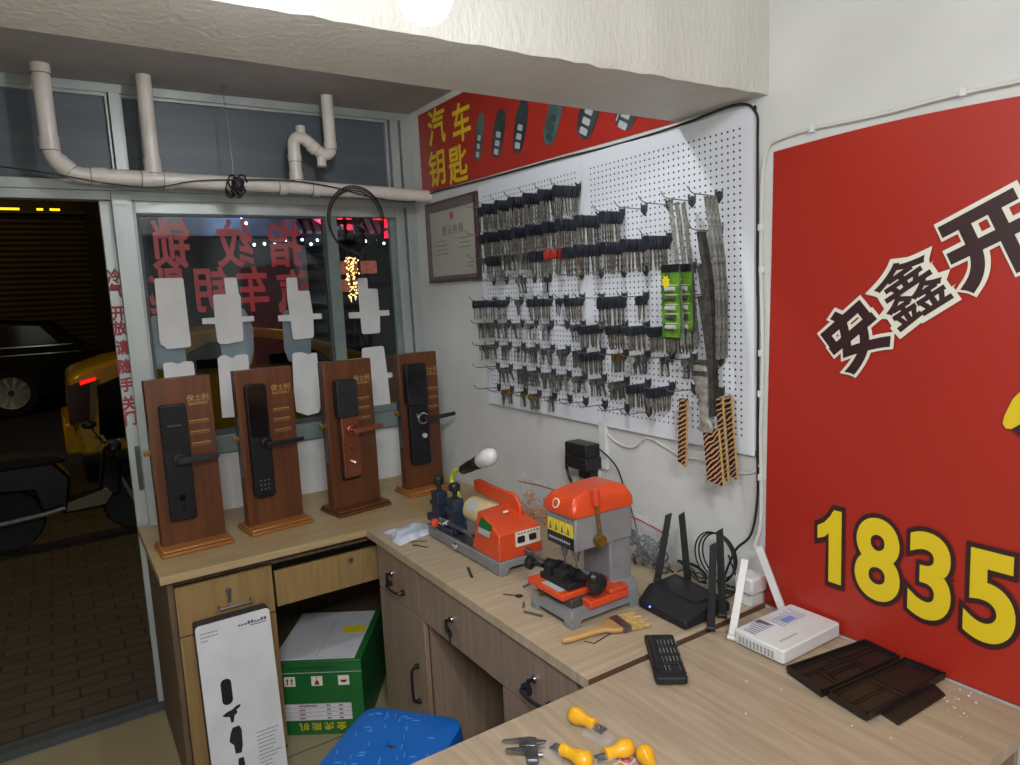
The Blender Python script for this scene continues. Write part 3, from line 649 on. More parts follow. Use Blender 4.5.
# (row, col): (kind, from, to) distances from the wall in cm
L_ = {}
for c in range(0, 7): L_[(0, c)] = ('B0', 1.4, (4.6, 8.5, 8.8, 8.8, 9, 9, 9.4)[c])
for c in range(0, 9): L_[(1, c)] = ('B0', 1.4, (5, 8.5, 8, 8, 8.5, 8, 8.8, 8.8, 7.6)[c])
L_.update({(2, 0): ('S', 1.5, 5), (2, 1): ('B0', 1.4, 8), (2, 2): ('M', 1.2, 8), (2, 3): ('M', 1.5, 6), (2, 4): ('B0', 1.2, 7.5), (2, 5): ('R', 1.4, 7.5), (2, 6): ('B0', 1.2, 6.5), (2, 7): ('B0', 1.2, 9.6), (2, 8): ('B0', 1.2, 7.6), (2, 9): ('B0', 1.2, 8.4), (2, 10): ('B0', 1.8, 9),
 (3, 3): ('M', 4, 7.5), (3, 4): ('S', 1, 4),
 (4, 0): ('B', 1, 9.3), (4, 1): ('B', 1.3, 5.2), (4, 2): ('M', 1, 2.5), (4, 4): ('B', 1, 9.4), (4, 5): ('S', 1.2, 4.5), (4, 6): ('B', 1.2, 6.6), (4, 8): ('B0', 1.1, 9.6), (4, 9): ('B', 1.1, 3.2),
 (5, 0): ('M', 1.2, 8), (5, 1): ('M', 1.5, 5.5), (5, 2): ('M', 1.2, 5), (5, 3): ('S', 2, 4.4), (5, 4): ('S', 1.2, 5), (5, 6): ('S', 1.2, 5.2), (5, 7): ('B', 1.2, 9), (5, 8): ('B', 1.2, 7), (5, 9): ('B', 1.2, 7.6), (5, 10): ('B', 1.6, 8.2), (5, 11): ('B', 1.2, 10),
 (6, 0): ('M', 1.5, 8), (6, 1): ('M', 1, 4), (6, 2): ('S', 1.2, 4), (6, 3): ('M', 1, 5), (6, 4): ('M', 1.2, 5.5), (6, 5): ('M', 1, 4.5), (6, 6): ('M', 1.5, 4.6), (6, 7): ('B', 1.2, 8.6), (6, 8): ('G', 1.2, 5.5), (6, 9): ('M', 1, 7), (6, 10): ('M', 1.5, 4.6), (6, 11): ('M', 1.2, 4),
 (7, 1): ('M', 1, 5), (7, 2): ('M', 1.2, 3.6), (7, 3): ('M', 1, 7), (7, 4): ('M', 1, 5), (7, 5): ('M', 1.2, 7.5), (7, 6): ('S', 1.2, 5), (7, 7): ('M', 1.4, 5.2), (7, 8): ('M', 1.2, 6.6), (7, 9): ('B', 1.2, 7.6), (7, 10): ('B', 1.2, 9),
 (8, 1): ('G', 1, 4.4), (8, 2): ('G', 1, 2.4), (8, 3): ('G', 1, 4.6), (8, 4): ('M', 1.2, 3.2)})
extra = {(1, 9): 'empty', (1, 10): 'empty', (1, 11): 'carrying long notched strips', (1, 12): 'carrying long notched strips', (2, 12): 'carrying dark notched strips', (3, 12): 'carrying dark notched strips', (4, 12): 'carrying dark notched strips',
 (3, 0): 'empty', (3, 1): 'empty', (3, 2): 'empty', (3, 6): 'empty', (3, 7): 'empty', (3, 8): 'empty', (3, 9): 'empty', (3, 11): 'carrying green battery cards', (4, 3): 'empty', (4, 7): 'empty', (5, 5): 'empty', (6, 12): 'carrying a grey packet', (7, 11): 'carrying a striped card', (7, 12): 'carrying striped cards',
 (7, 0): 'empty', (8, 0): 'empty', (8, 5): 'empty', (8, 6): 'empty', (8, 7): 'empty', (8, 8): 'empty', (8, 9): 'empty'}
nk = {'car_key': 0, 'key_blank': 0}
cells = sorted(set(L_) | set(extra))
rowcols = {}
for r, c in cells: rowcols.setdefault(r, []).append(c)
random.seed(21)
for r, c in cells:
    i = rowcols[r].index(c); where = f'{ORD[i]} hook from left, {RN[r]}' if i else f'leftmost hook, {RN[r]}'
    if (r, c) in extra: hook(r, c, False, f'{"empty " if extra[(r, c)] == "empty" else ""}wire hook{"" if extra[(r, c)] == "empty" else " " + extra[(r, c)]}, {where}'); continue
    kd, a, e = L_[(r, c)]; nm, oname, grp, sp = KN[kd]
    hook(r, c, True, f'wire hook holding {nm}s, {where}')
    n = max(2, int((e-a)/100/sp)+1)
    for q in range(n):
        o = bpy.data.objects.new(oname, K[kd]); C.objects.link(o)
        d = a/100 + (e-a)/100*q/max(1, n-1)
        o.location = (-0.0135-d, COL[c], ROW[r]-0.0008)
        sway = random.gauss(0, 0.05 if kd[0] == 'B' else 0.14)
        o.rotation_euler = (sway, random.gauss(0, 0.03), random.gauss(0, 0.08 if kd[0] == 'B' else 0.35))
        tag(o, f'{nm} on {where}', 'key', f'{grp} on {where}'); nk[oname] += 1
print('KEYS', nk, 'hooks', len(hooks))

# notched metal strips on the right columns
def strip(label, y, z, x, L, w_, lean, m, curve=0.0, grp='long notched metal strips'):
    pts = []; n = 16
    b = MB()
    def fn(u, v_):
        zz_ = -L*u; yy = -lean*L*u + curve*math.sin(u*PI*0.9); return (0.0015*math.sin(u*30)*(v_-.5), yy+(v_-0.5)*w_*(1-0.06*(int(u*n*2) % 2)), zz_)
    b.grid(fn, n*2, 2)
    o = bpy.data.objects.new('metal_strip', b.mesh('metal_strip', m)); C.objects.link(o); o.location = (x, y, z)
    o.data.polygons.foreach_set('use_smooth', [False]*len(o.data.polygons)); s = o.modifiers.new('s', 'SOLIDIFY'); s.thickness = 0.0012
    o2 = MB()
    for k in range(int(L/0.03)):
        u = (k+0.5)*0.03/L; yy = -lean*L*u + curve*math.sin(u*PI*0.9)
        o2.cyl((-0.0016, yy, -L*u), (-0.0022, yy, -L*u), 0.0016, n=6)
    part('punched_holes', o2, M['rubber'], o)
    tag(o, label, 'metal strip', grp); ORG.pop(o.name, None); return o
M['stripm'] = mat('strip_metal', '#9a9991', '#6c6b66', 70, rough=0.45, metal=0.25)
M['stripd'] = mat('dark_strip_metal', '#5a5853', '#403e3b', 70, rough=0.45, metal=0.5)
P_ = ['front', 'middle', 'rear']
for q in range(3): strip(f'long grey notched strip, {P_[q]} one of three on the second-row hook beside the green cards', -1.668+0.004*q, 1.772, -0.108+0.028*q, 0.36, 0.015, 0.09, M['stripm'], -0.008)
for q in range(3): strip(f'long grey notched strip, {P_[q]} one of three on the topmost hook of the rightmost column', -1.752+0.004*q, 1.776, -0.072+0.020*q, 0.40, 0.015, 0.06, M['stripm'], -0.018)
for r_, nm in ((2, 'third row'), (3, 'fourth row'), (4, 'fifth row')):
    for q in range(3): strip(f'dark notched strip, {P_[q]} one of three on the {nm} hook of the rightmost column', -1.75+0.004*q, ROW[r_]-0.003, -0.098+0.014*q, 0.30, 0.014, 0.10, M['stripd'], -0.012)
# green battery cards
def bcard(label, y, z, x, wd, ht):
    T = thing('battery_card', label, 'battery card', (x, y, z), group='green blister cards of batteries')
    part('card', MB().box(-0.0008, 0.0008, -wd/2, wd/2, -ht, 0.004), mat('lime_green_card', '#64902c', '#2c5518', 26, rough=0.4), T)
    part('black_header', MB().box(-0.0016, -0.0008, -wd/2, wd/2, -0.016, 0.004), M['black'], T)
    part('yellow_burst', MB().prism([(wd/2-0.016+(0.016 if k % 2 else 0.010)*math.cos(a), -0.040+(0.019 if k % 2 else 0.012)*math.sin(a)) for k, a in enumerate([2*PI*k/16 for k in range(16)])], -0.0018, -0.0008, 'x'), M['ylabel'], T)
    for k in range(5):
        zb = -0.058-0.024*k
        part('battery', MB().cyl((-0.003, -wd/2+0.014, zb), (-0.003, wd/2-0.016, zb), 0.006, n=10), M['stripd'] if k % 2 else M['silver'], T, bevel=0.001)
        part('print_line', MB().box(-0.0016, -0.0008, -wd/2+0.006, wd/2-0.012, zb+0.009, zb+0.0105), M['cream_w'], T)
    return T
bcard('green blister card of small batteries, the front one on its hook', -1.675, 1.612, -0.118, 0.062, 0.180)
bcard('green blister card of small batteries, the rear one half hidden', -1.685, 1.612, -0.085, 0.062, 0.165)
# grey packet and striped cards
T = thing('grey_packet', 'narrow crumpled grey packet hanging beside the green cards', 'packet', (-0.09, -1.742, 1.372))
random.seed(4)
def gp(u, v_):
    a = 2*PI*v_; ww = 0.020+0.006*math.sin(u*7); dd = 0.008
    return (dd*math.sin(a)+0.0015*math.sin(u*40+v_*20), ww*math.cos(a)-0.02*u+0.002*math.sin(u*33), -0.178*u)
part('packet_body', MB().grid(gp, 26, 16), mat('grey_crumpled_film', '#6d6a64', '#8b8880', 60, rough=0.4, bump=0.3, bscale=90), T)
part('dark_band', MB().box(-0.010, 0.010, -0.026, 0.018, -0.036, -0.024).box(-0.010, 0.010, -0.026, 0.018, -0.008, 0.003), M['stripd'], T, bevel=0.001)
def striped():
    m = mat('striped_card_print', '#2a1517', rough=0.45); n, l, b = nodes(m)
    tc = n.new('ShaderNodeTexCoord'); mp = n.new('ShaderNodeMapping'); mp.inputs['Rotation'].default_value = (0.62, 0, 0)
    wv = n.new('ShaderNodeTexWave'); wv.bands_direction = 'Z'; wv.inputs['Scale'].default_value = 30; wv.inputs['Distortion'].default_value = 4.0; wv.inputs['Detail'].default_value = 3; wv.inputs['Detail Scale'].default_value = 1.5
    r = n.new('ShaderNodeValToRGB'); e = r.color_ramp.elements; e[0].color = lin('#1c1112'); e[1].color = lin('#8a6a3c')
    for p_, c_ in ((0.45, '#2b1214'), (0.66, '#8a2a1e'), (0.84, '#b9872c'), (0.92, '#cfc6b4')): x = e.new(p_); x.color = lin(c_)
    l.new(tc.outputs['Object'], mp.inputs[0]); l.new(mp.outputs[0], wv.inputs[0]); l.new(wv.outputs[1], r.inputs[0]); l.new(r.outputs[0], b.inputs['Base Color']); return m
M['stripe'] = striped()
def scard(label, x, y, z, wd, ht, tilt):
    T = thing('striped_card', label, 'card strip', (x, y, z), group='striped cards hanging below the pegboard hooks'); T.rotation_euler = (tilt, 0, 0)
    part('card_body', MB().prism([(-wd/2, 0.0), (wd/2, -0.004), (wd/2, -ht+0.01), (-wd/2, -ht)], -0.002, 0.002, 'x'), M['stripe'], T)
    part('yellow_edge', MB().box(-0.003, 0.003, -wd/2-0.002, -wd/2, -ht, -0.004), M['bristle'], T)
    return T
scard('narrow striped red and yellow card, leftmost of the hanging ones', -0.075, -1.672, 1.270, 0.028, 0.185, 0.05)
scard('wide dark striped card behind the narrow ones', -0.090, -1.775, 1.205, 0.050, 0.145, -0.10)
scard('narrow striped card with yellow edges, second from the right', -0.070, -1.785, 1.285, 0.020, 0.215, -0.08)
scard('narrow striped card with red top, rightmost of the hanging ones', -0.045, -1.792, 1.285, 0.020, 0.215, -0.08)

# ---------------------------------------------------------------- lock display stands on the counter
def lock_stand(label, loc, rot, kind, w=0.205, base_m='mahog2'):
    T = thing('lock_display_stand', label, 'lock display', loc, rot, group='smart lock display stands on the counter')
    H = 0.585
    bd = part('display_board', MB().box(-w/2, w/2, -0.012, 0.030, 0.018, H), M['mahog'], T, bevel=0.0015)
    b = MB().box(-w/2-0.012, w/2+0.012, -0.075, 0.085, 0, 0.012).box(-w/2-0.008, w/2+0.008, -0.068, 0.078, 0.012, 0.022)
    part('stand_base', b, M[base_m], T, bevel=0.003)
    e = MB().box(-w/2-0.0015, -w/2+0.001, -0.004, 0.022, 0.20, 0.42)
    sub('mortise_plate', e, M['steel'], bd, label='narrow steel mortise plate on the board edge')
    part('latch', MB().box(-w/2-0.020, -w/2, 0.002, 0.016, 0.335, 0.352), M['brass'], T, bevel=0.002, label='brass latch bolt')
    F = lambda x, z: frame((x, -0.0125, z), (1, 0, 0), (0, 0, 1))
    t = MB(); text_mb(t, '保士利', 0.024, F(0.056, 0.512), bold=0.01, depth=0.0005); text_mb(t, 'BAOSHILI', 0.0145, F(0.056, 0.493), bold=0.015, depth=0.0005)
    sub('gold_lettering', t, M['gold'], bd)
    t = MB()
    for z in (0.432, 0.395, 0.355):
        for k in range(9): t.box(0.024+0.0068*k, 0.024+0.0068*k+0.0048, -0.0128, -0.0115, z, z+0.0045)
        t.box(0.020, 0.086, -0.0126, -0.0115, z-0.006, z-0.005)
    sub('small_gold_lines', t, M['gold'], bd)
    y0, y1 = -0.038, -0.012
    def plate(nm, x0, x1, z0, z1, r, m, par=T, ya=y0, yb=y1, bv=0.003, lb=None): return part(nm, MB().prism(rrect(x0, x1, z0, z1, r), ya, yb, 'y'), m, par, bevel=bv, label=lb)
    def lever(par, x, z, L, m, th=0.011, dz=0.0, lb='lever handle'):
        b = MB().cyl((x, y0, z), (x, y0-0.012, z), 0.020, n=22).cyl((x, y0-0.01, z), (x, y0-0.042, z), 0.0095, n=14)
        b.hull([(x-0.012, y0-0.050, z+th), (x-0.012, y0-0.050, z-th), (x-0.012, y0-0.034, z+th), (x-0.012, y0-0.034, z-th), (x+L, y0-0.046, z+th*0.72+dz), (x+L, y0-0.046, z-th*0.72+dz), (x+L, y0-0.036, z+th*0.72+dz), (x+L, y0-0.036, z-th*0.72+dz)])
        return sub('lever_handle', b, m, par, bevel=0.003)
    if kind == 1:
        lk = plate('lock_body', -0.070, 0.012, 0.108, 0.500, 0.008, M['lockblk'])
        plate('keypad', -0.066, 0.008, 0.345, 0.496, 0.006, M['glossblk'], lk, y0-0.001, y0+0.002, 0)
        t = MB(); text_mb(t, 'BAOSHILI', 0.0105, frame((-0.029, y0-0.0013, 0.43), (1, 0, 0), (0, 0, 1)), depth=0.0003); sub('keypad_lettering', t, M['greyt'], lk)
        lever(lk, -0.026, 0.318, 0.118, M['blackm'])
        sub('key_cover', MB().cyl((-0.028, y0, 0.185), (-0.028, y0-0.002, 0.185), 0.011, n=16).cyl((-0.028, y0, 0.145), (-0.028, y0-0.0015, 0.145), 0.004, n=10), M['glossblk'], lk)
    elif kind == 2:
        lk = plate('lock_body', -0.078, -0.004, 0.125, 0.535, 0.014, M['lockblk'])
        plate('keypad', -0.073, -0.009, 0.345, 0.530, 0.012, M['glossblk'], lk, y0-0.001, y0+0.002, 0)
        lever(lk, -0.024, 0.322, 0.125, M['lockblk'], 0.009)
        b = MB()
        for i in range(3):
            for j in range(3): b.cyl((-0.055+0.014*i, y0, 0.155+0.016*j), (-0.055+0.014*i, y0-0.0012, 0.155+0.016*j), 0.0035, n=8)
        sub('number_keys', b, M['greyt'], lk)
    elif kind == 3:
        lk = plate('lock_body', -0.058, 0.016, 0.135, 0.385, 0.010, M['copper'], lb='copper coloured lower lock plate')
        sub('lock_backplate', MB().prism(rrect(-0.062, 0.020, 0.122, 0.39, 0.012), -0.018, -0.012, 'y'), M['lockblk'], lk, bevel=0.002)
        plate('keypad', -0.072, 0.014, 0.372, 0.515, 0.008, M['blackm'], T, -0.050, -0.012, 0.004, 'black slanted keypad block')
        lever(lk, -0.020, 0.322, 0.118, M['copper'], 0.010, 0.004)
        sub('turn_knob', MB().cyl((-0.018, y0, 0.255), (-0.018, y0-0.010, 0.255), 0.010, n=16).box(-0.028, -0.006, y0-0.014, y0-0.009, 0.251, 0.259), M['copper'], lk)
        sub('turn_knob', MB().cyl((-0.018, y0, 0.195), (-0.018, y0-0.010, 0.195), 0.010, n=16).ball((-0.018, y0-0.012, 0.195), 0.009, 10), M['chrome'], lk)
    else:
        lk = plate('lock_body', -0.064, 0.022, 0.125, 0.395, 0.010, M['lockblk'])
        plate('keypad', -0.076, 0.020, 0.375, 0.545, 0.014, M['glossblk'], T, -0.050, -0.012, 0.004, 'gloss black keypad block')
        lever(lk, -0.010, 0.318, 0.135, M['blackm'], 0.010, 0.006)
        sub('chrome_ring', MB().lathe([(0.020, 0), (0.025, 0.002), (0.025, 0.010), (0.020, 0.012)], (-0.010, y0+0.001, 0.318), (0, -1, 0), 24), M['chrome'], lk)
        sub('turn_knob', MB().cyl((-0.006, y0, 0.245), (-0.006, y0-0.012, 0.245), 0.010, n=16), M['silver'], lk)
        sub('keyhole_slot', MB().prism(rrect(-0.014, 0.002, 0.165, 0.205, 0.007), y0-0.0012, y0, 'y'), M['glossblk'], lk)
    return T
lock_stand('wooden lock stand nearest the door, square-cornered black lock with keypad lettering', (-1.104, -0.378, 0.7502), 0.05, 1)
lock_stand('wooden lock stand second from the door, black lock with rounded corners', (-0.818, -0.350, 0.7502), 0.11, 2)
lock_stand('wooden lock stand with copper coloured lock and lever', (-0.505, -0.350, 0.7502), 0.15, 3, base_m='mahog')
lock_stand('wooden lock stand next to the wall, black lock with chrome ring', (-0.190, -0.315, 0.7502), 0.04, 4, w=0.175)

# white cut-out lock templates standing in the window
TP = [('tall white rounded card, upper row, nearest the door', [(-1.092, 1.673), (-1.088, 1.679), (-0.998, 1.679), (-0.992, 1.674), (-0.989, 1.42), (-0.995, 1.414), (-1.076, 1.412), (-1.083, 1.424), (-1.094, 1.430), (-1.097, 1.449)]),
 ('white lock-shaped card with side arms, upper row, second from the door', [(-0.844, 1.669), (-0.84, 1.674), (-0.801, 1.674), (-0.797, 1.67), (-0.794, 1.61), (-0.788, 1.598), (-0.792, 1.519), (-0.748, 1.519), (-0.744, 1.515), (-0.745, 1.498), (-0.791, 1.498), (-0.793, 1.43), (-0.798, 1.421), (-0.82, 1.419), (-0.86, 1.414), (-0.884, 1.417), (-0.891, 1.424), (-0.894, 1.496), (-0.94, 1.499), (-0.94, 1.521), (-0.893, 1.521), (-0.891, 1.604), (-0.886, 1.61), (-0.843, 1.61)]),
 ('white lock-shaped card with side arms, upper row, left of the window mullion', [(-0.601, 1.662), (-0.597, 1.667), (-0.561, 1.667), (-0.557, 1.663), (-0.557, 1.612), (-0.515, 1.611), (-0.510, 1.606), (-0.503, 1.514), (-0.466, 1.512), (-0.466, 1.49), (-0.503, 1.49), (-0.506, 1.42), (-0.512, 1.413), (-0.588, 1.41), (-0.595, 1.416), (-0.598, 1.488), (-0.648, 1.491), (-0.648, 1.515), (-0.6, 1.515), (-0.604, 1.581)]),
 ('white lock-shaped card with side arms, upper row, right of the window mullion', [(-0.287, 1.652), (-0.283, 1.656), (-0.246, 1.657), (-0.242, 1.652), (-0.242, 1.609), (-0.202, 1.607), (-0.197, 1.602), (-0.196, 1.51), (-0.149, 1.51), (-0.149, 1.486), (-0.195, 1.486), (-0.199, 1.416), (-0.205, 1.410), (-0.278, 1.410), (-0.285, 1.417), (-0.286, 1.481), (-0.339, 1.484), (-0.339, 1.509), (-0.287, 1.508), (-0.288, 1.591)]),
 ('white card with notched top, lower row, behind the stand nearest the door', [(-1.095, 1.356), (-1.085, 1.361), (-1.063, 1.361), (-1.041, 1.352), (-1.02, 1.360), (-0.995, 1.358), (-0.987, 1.350), (-0.986, 1.292), (-0.989, 1.223), (-1.094, 1.23)]),
 ('white card with two-lobed top, lower row, left of the second stand', [(-0.898, 1.360), (-0.885, 1.370), (-0.868, 1.371), (-0.841, 1.356), (-0.825, 1.368), (-0.79, 1.368), (-0.781, 1.360), (-0.783, 1.27), (-0.788, 1.113), (-0.903, 1.123)]),
 ('white card with wavy ends, lower row, between the second and third stands', [(-0.604, 1.350), (-0.595, 1.356), (-0.564, 1.356), (-0.534, 1.343), (-0.52, 1.349), (-0.50, 1.347), (-0.499, 1.30), (-0.504, 1.112), (-0.514, 1.091), (-0.562, 1.085), (-0.608, 1.107), (-0.611, 1.189)]),
 ('white card with small side tab, lower row, right of the window mullion', [(-0.291, 1.343), (-0.285, 1.349), (-0.195, 1.351), (-0.187, 1.345), (-0.179, 1.228), (-0.155, 1.226), (-0.155, 1.204), (-0.178, 1.204), (-0.174, 1.085), (-0.208, 1.073), (-0.263, 1.082), (-0.285, 1.10), (-0.3, 1.204)])]
for i, (lb, p) in enumerate(TP):
    y = 0.0058 if i not in (3, 7) else 0.0218
    solo('lock_template', MB().prism(p, y-0.003, y, 'y'), M['white'], lb, 'window card', (p[0][0], y, p[-1][1]), group='white lock templates stuck in the window')
GT = [('greyish rounded card stuck outside behind the card nearest the door', [(-1.129, 1.517), (-1.120, 1.535), (-1.105, 1.542), (-1.069, 1.538), (-1.01, 1.453), (-1.008, 1.338), (-1.085, 1.330), (-1.118, 1.342), (-1.133, 1.40), (-1.135, 1.46)]),
 ('greyish rounded card stuck outside behind the second upper card', [(-0.881, 1.443), (-0.84, 1.52), (-0.798, 1.555), (-0.775, 1.548), (-0.758, 1.51), (-0.748, 1.469), (-0.752, 1.385), (-0.768, 1.325), (-0.785, 1.313), (-0.865, 1.318), (-0.877, 1.372)]),
 ('greyish rounded card stuck outside behind the third upper card', [(-0.627, 1.50), (-0.622, 1.528), (-0.612, 1.536), (-0.563, 1.53), (-0.516, 1.415), (-0.521, 1.315), (-0.60, 1.313), (-0.616, 1.324), (-0.630, 1.374)])]
for lb, p in GT:
    p = [(max(x, -1.116), z) for x, z in p]
    solo('lock_template', MB().prism(p, 0.021, 0.024, 'y'), mat('grey_card', '#8d959b', rough=0.5), lb, 'window card', (p[0][0], 0.022, p[-1][1]), group='greyish cards stuck outside the window')

# ---------------------------------------------------------------- key duplicating machine
T = thing('key_cutting_machine', 'orange and grey key duplicating machine with cream motor and work light', 'key machine', (-0.37, -1.07, 0.7546))
def mp(n_, b, m, par=None, **k): return part(n_, b, m, par or T, world=True, **k)
z = 0.7546
b = MB()
b.prism([(-0.848, z+0.030), (-0.848, z+0.008), (-0.880, z+0.004), (-1.255, z+0.004), (-1.255, z+0.041), (-0.90, z+0.036)], -0.440, -0.300, 'x')
b.prism([(-0.440, z), (-0.440, z+0.042), (-0.300, z+0.042), (-0.300, z), (-0.322, z), (-0.334, z+0.020), (-0.404, z+0.020), (-0.418, z)], -1.304, -1.2549, 'y')
mp('cast_base', b, M['mgrey'], bevel=0.003)
mp('foot', MB().cyl((-0.43, -1.287, z), (-0.43, -1.287, z+0.004), 0.009, n=12), M['rubber'])
mp('deck', MB().box(-0.435, -0.305, -1.14, -0.835, z+0.034, z+0.042), M['steel'], bevel=0.002)
mp('stop_button', MB().lathe([(0.011, 0), (0.012, 0.003), (0.008, 0.008), (0.007, 0.008), (0.006, 0.004)], (-0.440, -1.043, z+0.020), (-1, 0, 0), 20), M['chrome'])
H0 = z+0.042
hs = mp('motor_housing', MB().hull([(-0.436, -1.140, H0), (-0.436, -1.296, H0), (-0.282, -1.296, H0), (-0.282, -1.140, H0), (-0.434, -1.296, H0+0.078), (-0.284, -1.296, H0+0.078), (-0.420, -1.178, H0+0.122), (-0.300, -1.170, H0+0.126), (-0.425, -1.165, H0+0.118), (-0.300, -1.150, H0+0.120)]), M['orange'], bevel=0.004)
F = frame((-0.4345, -1.228, H0+0.094), (0, -1, 0), (0.12, 0, 1))
sub('maker_label', MB().hull([(-0.4375, -1.185, H0+0.080), (-0.4375, -1.250, H0+0.080), (-0.4300, -1.195, H0+0.110), (-0.4325, -1.262, H0+0.100), (-0.430, -1.185, H0+0.08), (-0.430, -1.25, H0+0.08)]), M['green'], hs, label='green and silver maker label')
sub('maker_label', MB().hull([(-0.4378, -1.183, H0+0.060), (-0.4378, -1.248, H0+0.060), (-0.4378, -1.185, H0+0.080), (-0.4378, -1.250, H0+0.080), (-0.434, -1.185, H0+0.06), (-0.434, -1.25, H0+0.08)]), M['silver'], hs)
sw = sub('switch_panel', MB().box(-0.378, -0.290, -1.2985, -1.296, z+0.074, z+0.118), M['cream_w'], hs, world=True)
t = MB()
for x in (-0.361, -0.320): t.prism(rrect(x-0.012, x+0.012, z+0.086, z+0.104, 0.003), -1.3035, -1.298, 'y')
sub('rocker_switch', t, M['maroon'], hs, world=True, label='two dark red rocker switches')
t = MB()
for k in range(7): t.box(-0.370+0.011*k, -0.364+0.011*k, -1.2990, -1.2984, z+0.110, z+0.114)
sub('panel_print', t, M['greyt'], hs, world=True)
sub('round_badge', MB().cyl((-0.355, -1.215, H0+0.1115), (-0.355, -1.213, H0+0.117), 0.009, n=18), M['cream_w'], hs, world=True)
b = MB(); fin = [(-0.985, 0.962), (-0.995, 0.925), (-1.130, 0.918), (-1.20, 0.905), (-1.262, 0.90), (-1.262, 0.940), (-1.240, 0.962), (-1.215, 0.969), (-1.135, 0.966), (-1.02, 0.972)]
mp('orange_guard', MB().prism([(y_+0.022, z__-0.010) for y_, z__ in fin], -0.322, -0.308, 'x'), M['orange'], bevel=0.006)
mt = mp('motor', MB().lathe([(0.030, -0.002), (0.041, 0.004), (0.043, 0.015), (0.043, 0.130), (0.040, 0.140)], (-0.352, -1.010, 0.872), (0, -1, 0), 28), M['cream'])
b = MB()
for k in range(10):
    a = 2*PI*k/10; b.cyl((-0.352+0.028*math.cos(a), -1.007, 0.872+0.028*math.sin(a)), (-0.352+0.012*math.cos(a), -1.007, 0.872+0.012*math.sin(a)), 0.0025, n=6)
b.lathe([(0.006, 0), (0.012, 0.004), (0.012, 0.02)], (-0.352, -1.0, 0.872), (0, -1, 0), 12); sub('motor_vents', b, M['stripd'], mt)
sub('rating_plate', MB().add([(-0.352-0.0438*math.cos(a), y, 0.872+0.0438*math.sin(a)) for y in (-1.04, -1.085) for a in (0.35, 0.55, 0.75, 0.95, 1.15)], [(i, i+1, i+6, i+5) for i in range(4)]), M['silver'], mt)
mp('motor_mount', MB().box(-0.385, -0.32, -1.14, -1.02, z+0.040, 0.845), M['mgrey'], bevel=0.003)
cr = mp('carriage', MB().box(-0.425, -0.335, -1.015, -0.812, z+0.046, z+0.072).box(-0.432, -0.40, -1.0, -0.90, z+0.042, z+0.060), M['navy'], bevel=0.003)
for y0_, y1_ in ((-0.845, -0.893), (-0.955, -1.005)):
    yc = (y0_+y1_)/2
    v_ = mp('key_clamp', MB().box(-0.420, -0.382, y1_, y0_, z+0.070, z+0.155).box(-0.426, -0.378, y1_-0.002, y0_+0.002, z+0.110, z+0.125), M['navy'], bevel=0.002)
    sub('clamp_knob', MB().cyl((-0.40, yc, z+0.155), (-0.40, yc, z+0.178), 0.008, n=12).lathe([(0.010, 0), (0.019, 0.006), (0.020, 0.022), (0.012, 0.030)], (-0.40, yc, z+0.176), (0, 0, 1), 16), M['black'], v_)
mp('guide_rod', MB().cyl((-0.432, -0.955, z+0.080), (-0.432, -1.145, z+0.080), 0.0055, n=12), M['steel'])
mp('red_knob', MB().lathe([(0.006, 0), (0.014, 0.004), (0.014, 0.018), (0.006, 0.022)], (-0.440, -0.893, z+0.062), (0, -1, 0), 14), M['orange'])
mp('gauge_block', MB().box(-0.438, -0.40, -0.985, -0.93, z+0.072, z+0.09).cyl((-0.44, -0.94, z+0.075), (-0.44, -0.975, z+0.075), 0.008, n=12), M['chrome'], bevel=0.001)
b = MB().tube(smooth([(-0.33, -0.885, z+0.040), (-0.33, -0.880, 0.860), (-0.33, -0.866, 0.888), (-0.33, -0.832, 0.920), (-0.33, -0.843, 0.950), (-0.33, -0.872, 0.970), (-0.33, -0.916, 0.981)]), 0.0085, 12)
wl = mp('gooseneck', b, M['neon'], label='yellow-green flexible lamp neck')
s0, s1 = Vector((-0.33, -0.908, 0.976)), Vector((-0.33, -1.030, 1.028)); d = (s1-s0).normalized()
sub('lamp_socket', MB().lathe([(0.010, 0), (0.017, 0.012), (0.018, 0.05), (0.020, 0.055), (0.020, 0.09), (0.023, 0.128)], s0, d, 18), M['black'], wl)
sub('light_bulb', MB().lathe([(0.018, 0), (0.024, 0.012), (0.027, 0.03), (0.029, 0.05), (0.029, 0.065), (0.024, 0.085), (0.012, 0.096), (0.001, 0.099)], s1, d, 20), M['white'], wl, label='white unlit bulb')
ro = mp('feed_rod', MB().cyl((-0.340, -1.296, z+0.055), (-0.334, -1.385, z+0.043), 0.005, n=10).cyl((-0.340, -1.292, z+0.055), (-0.339, -1.306, z+0.053), 0.011, n=14), M['steel'])
sub('feed_knob', MB().lathe([(0.006, 0), (0.018, 0.004), (0.019, 0.018), (0.008, 0.024)], (-0.333, -1.385, z+0.042), (0.05, -0.96, -0.15), 16), M['black'], ro)

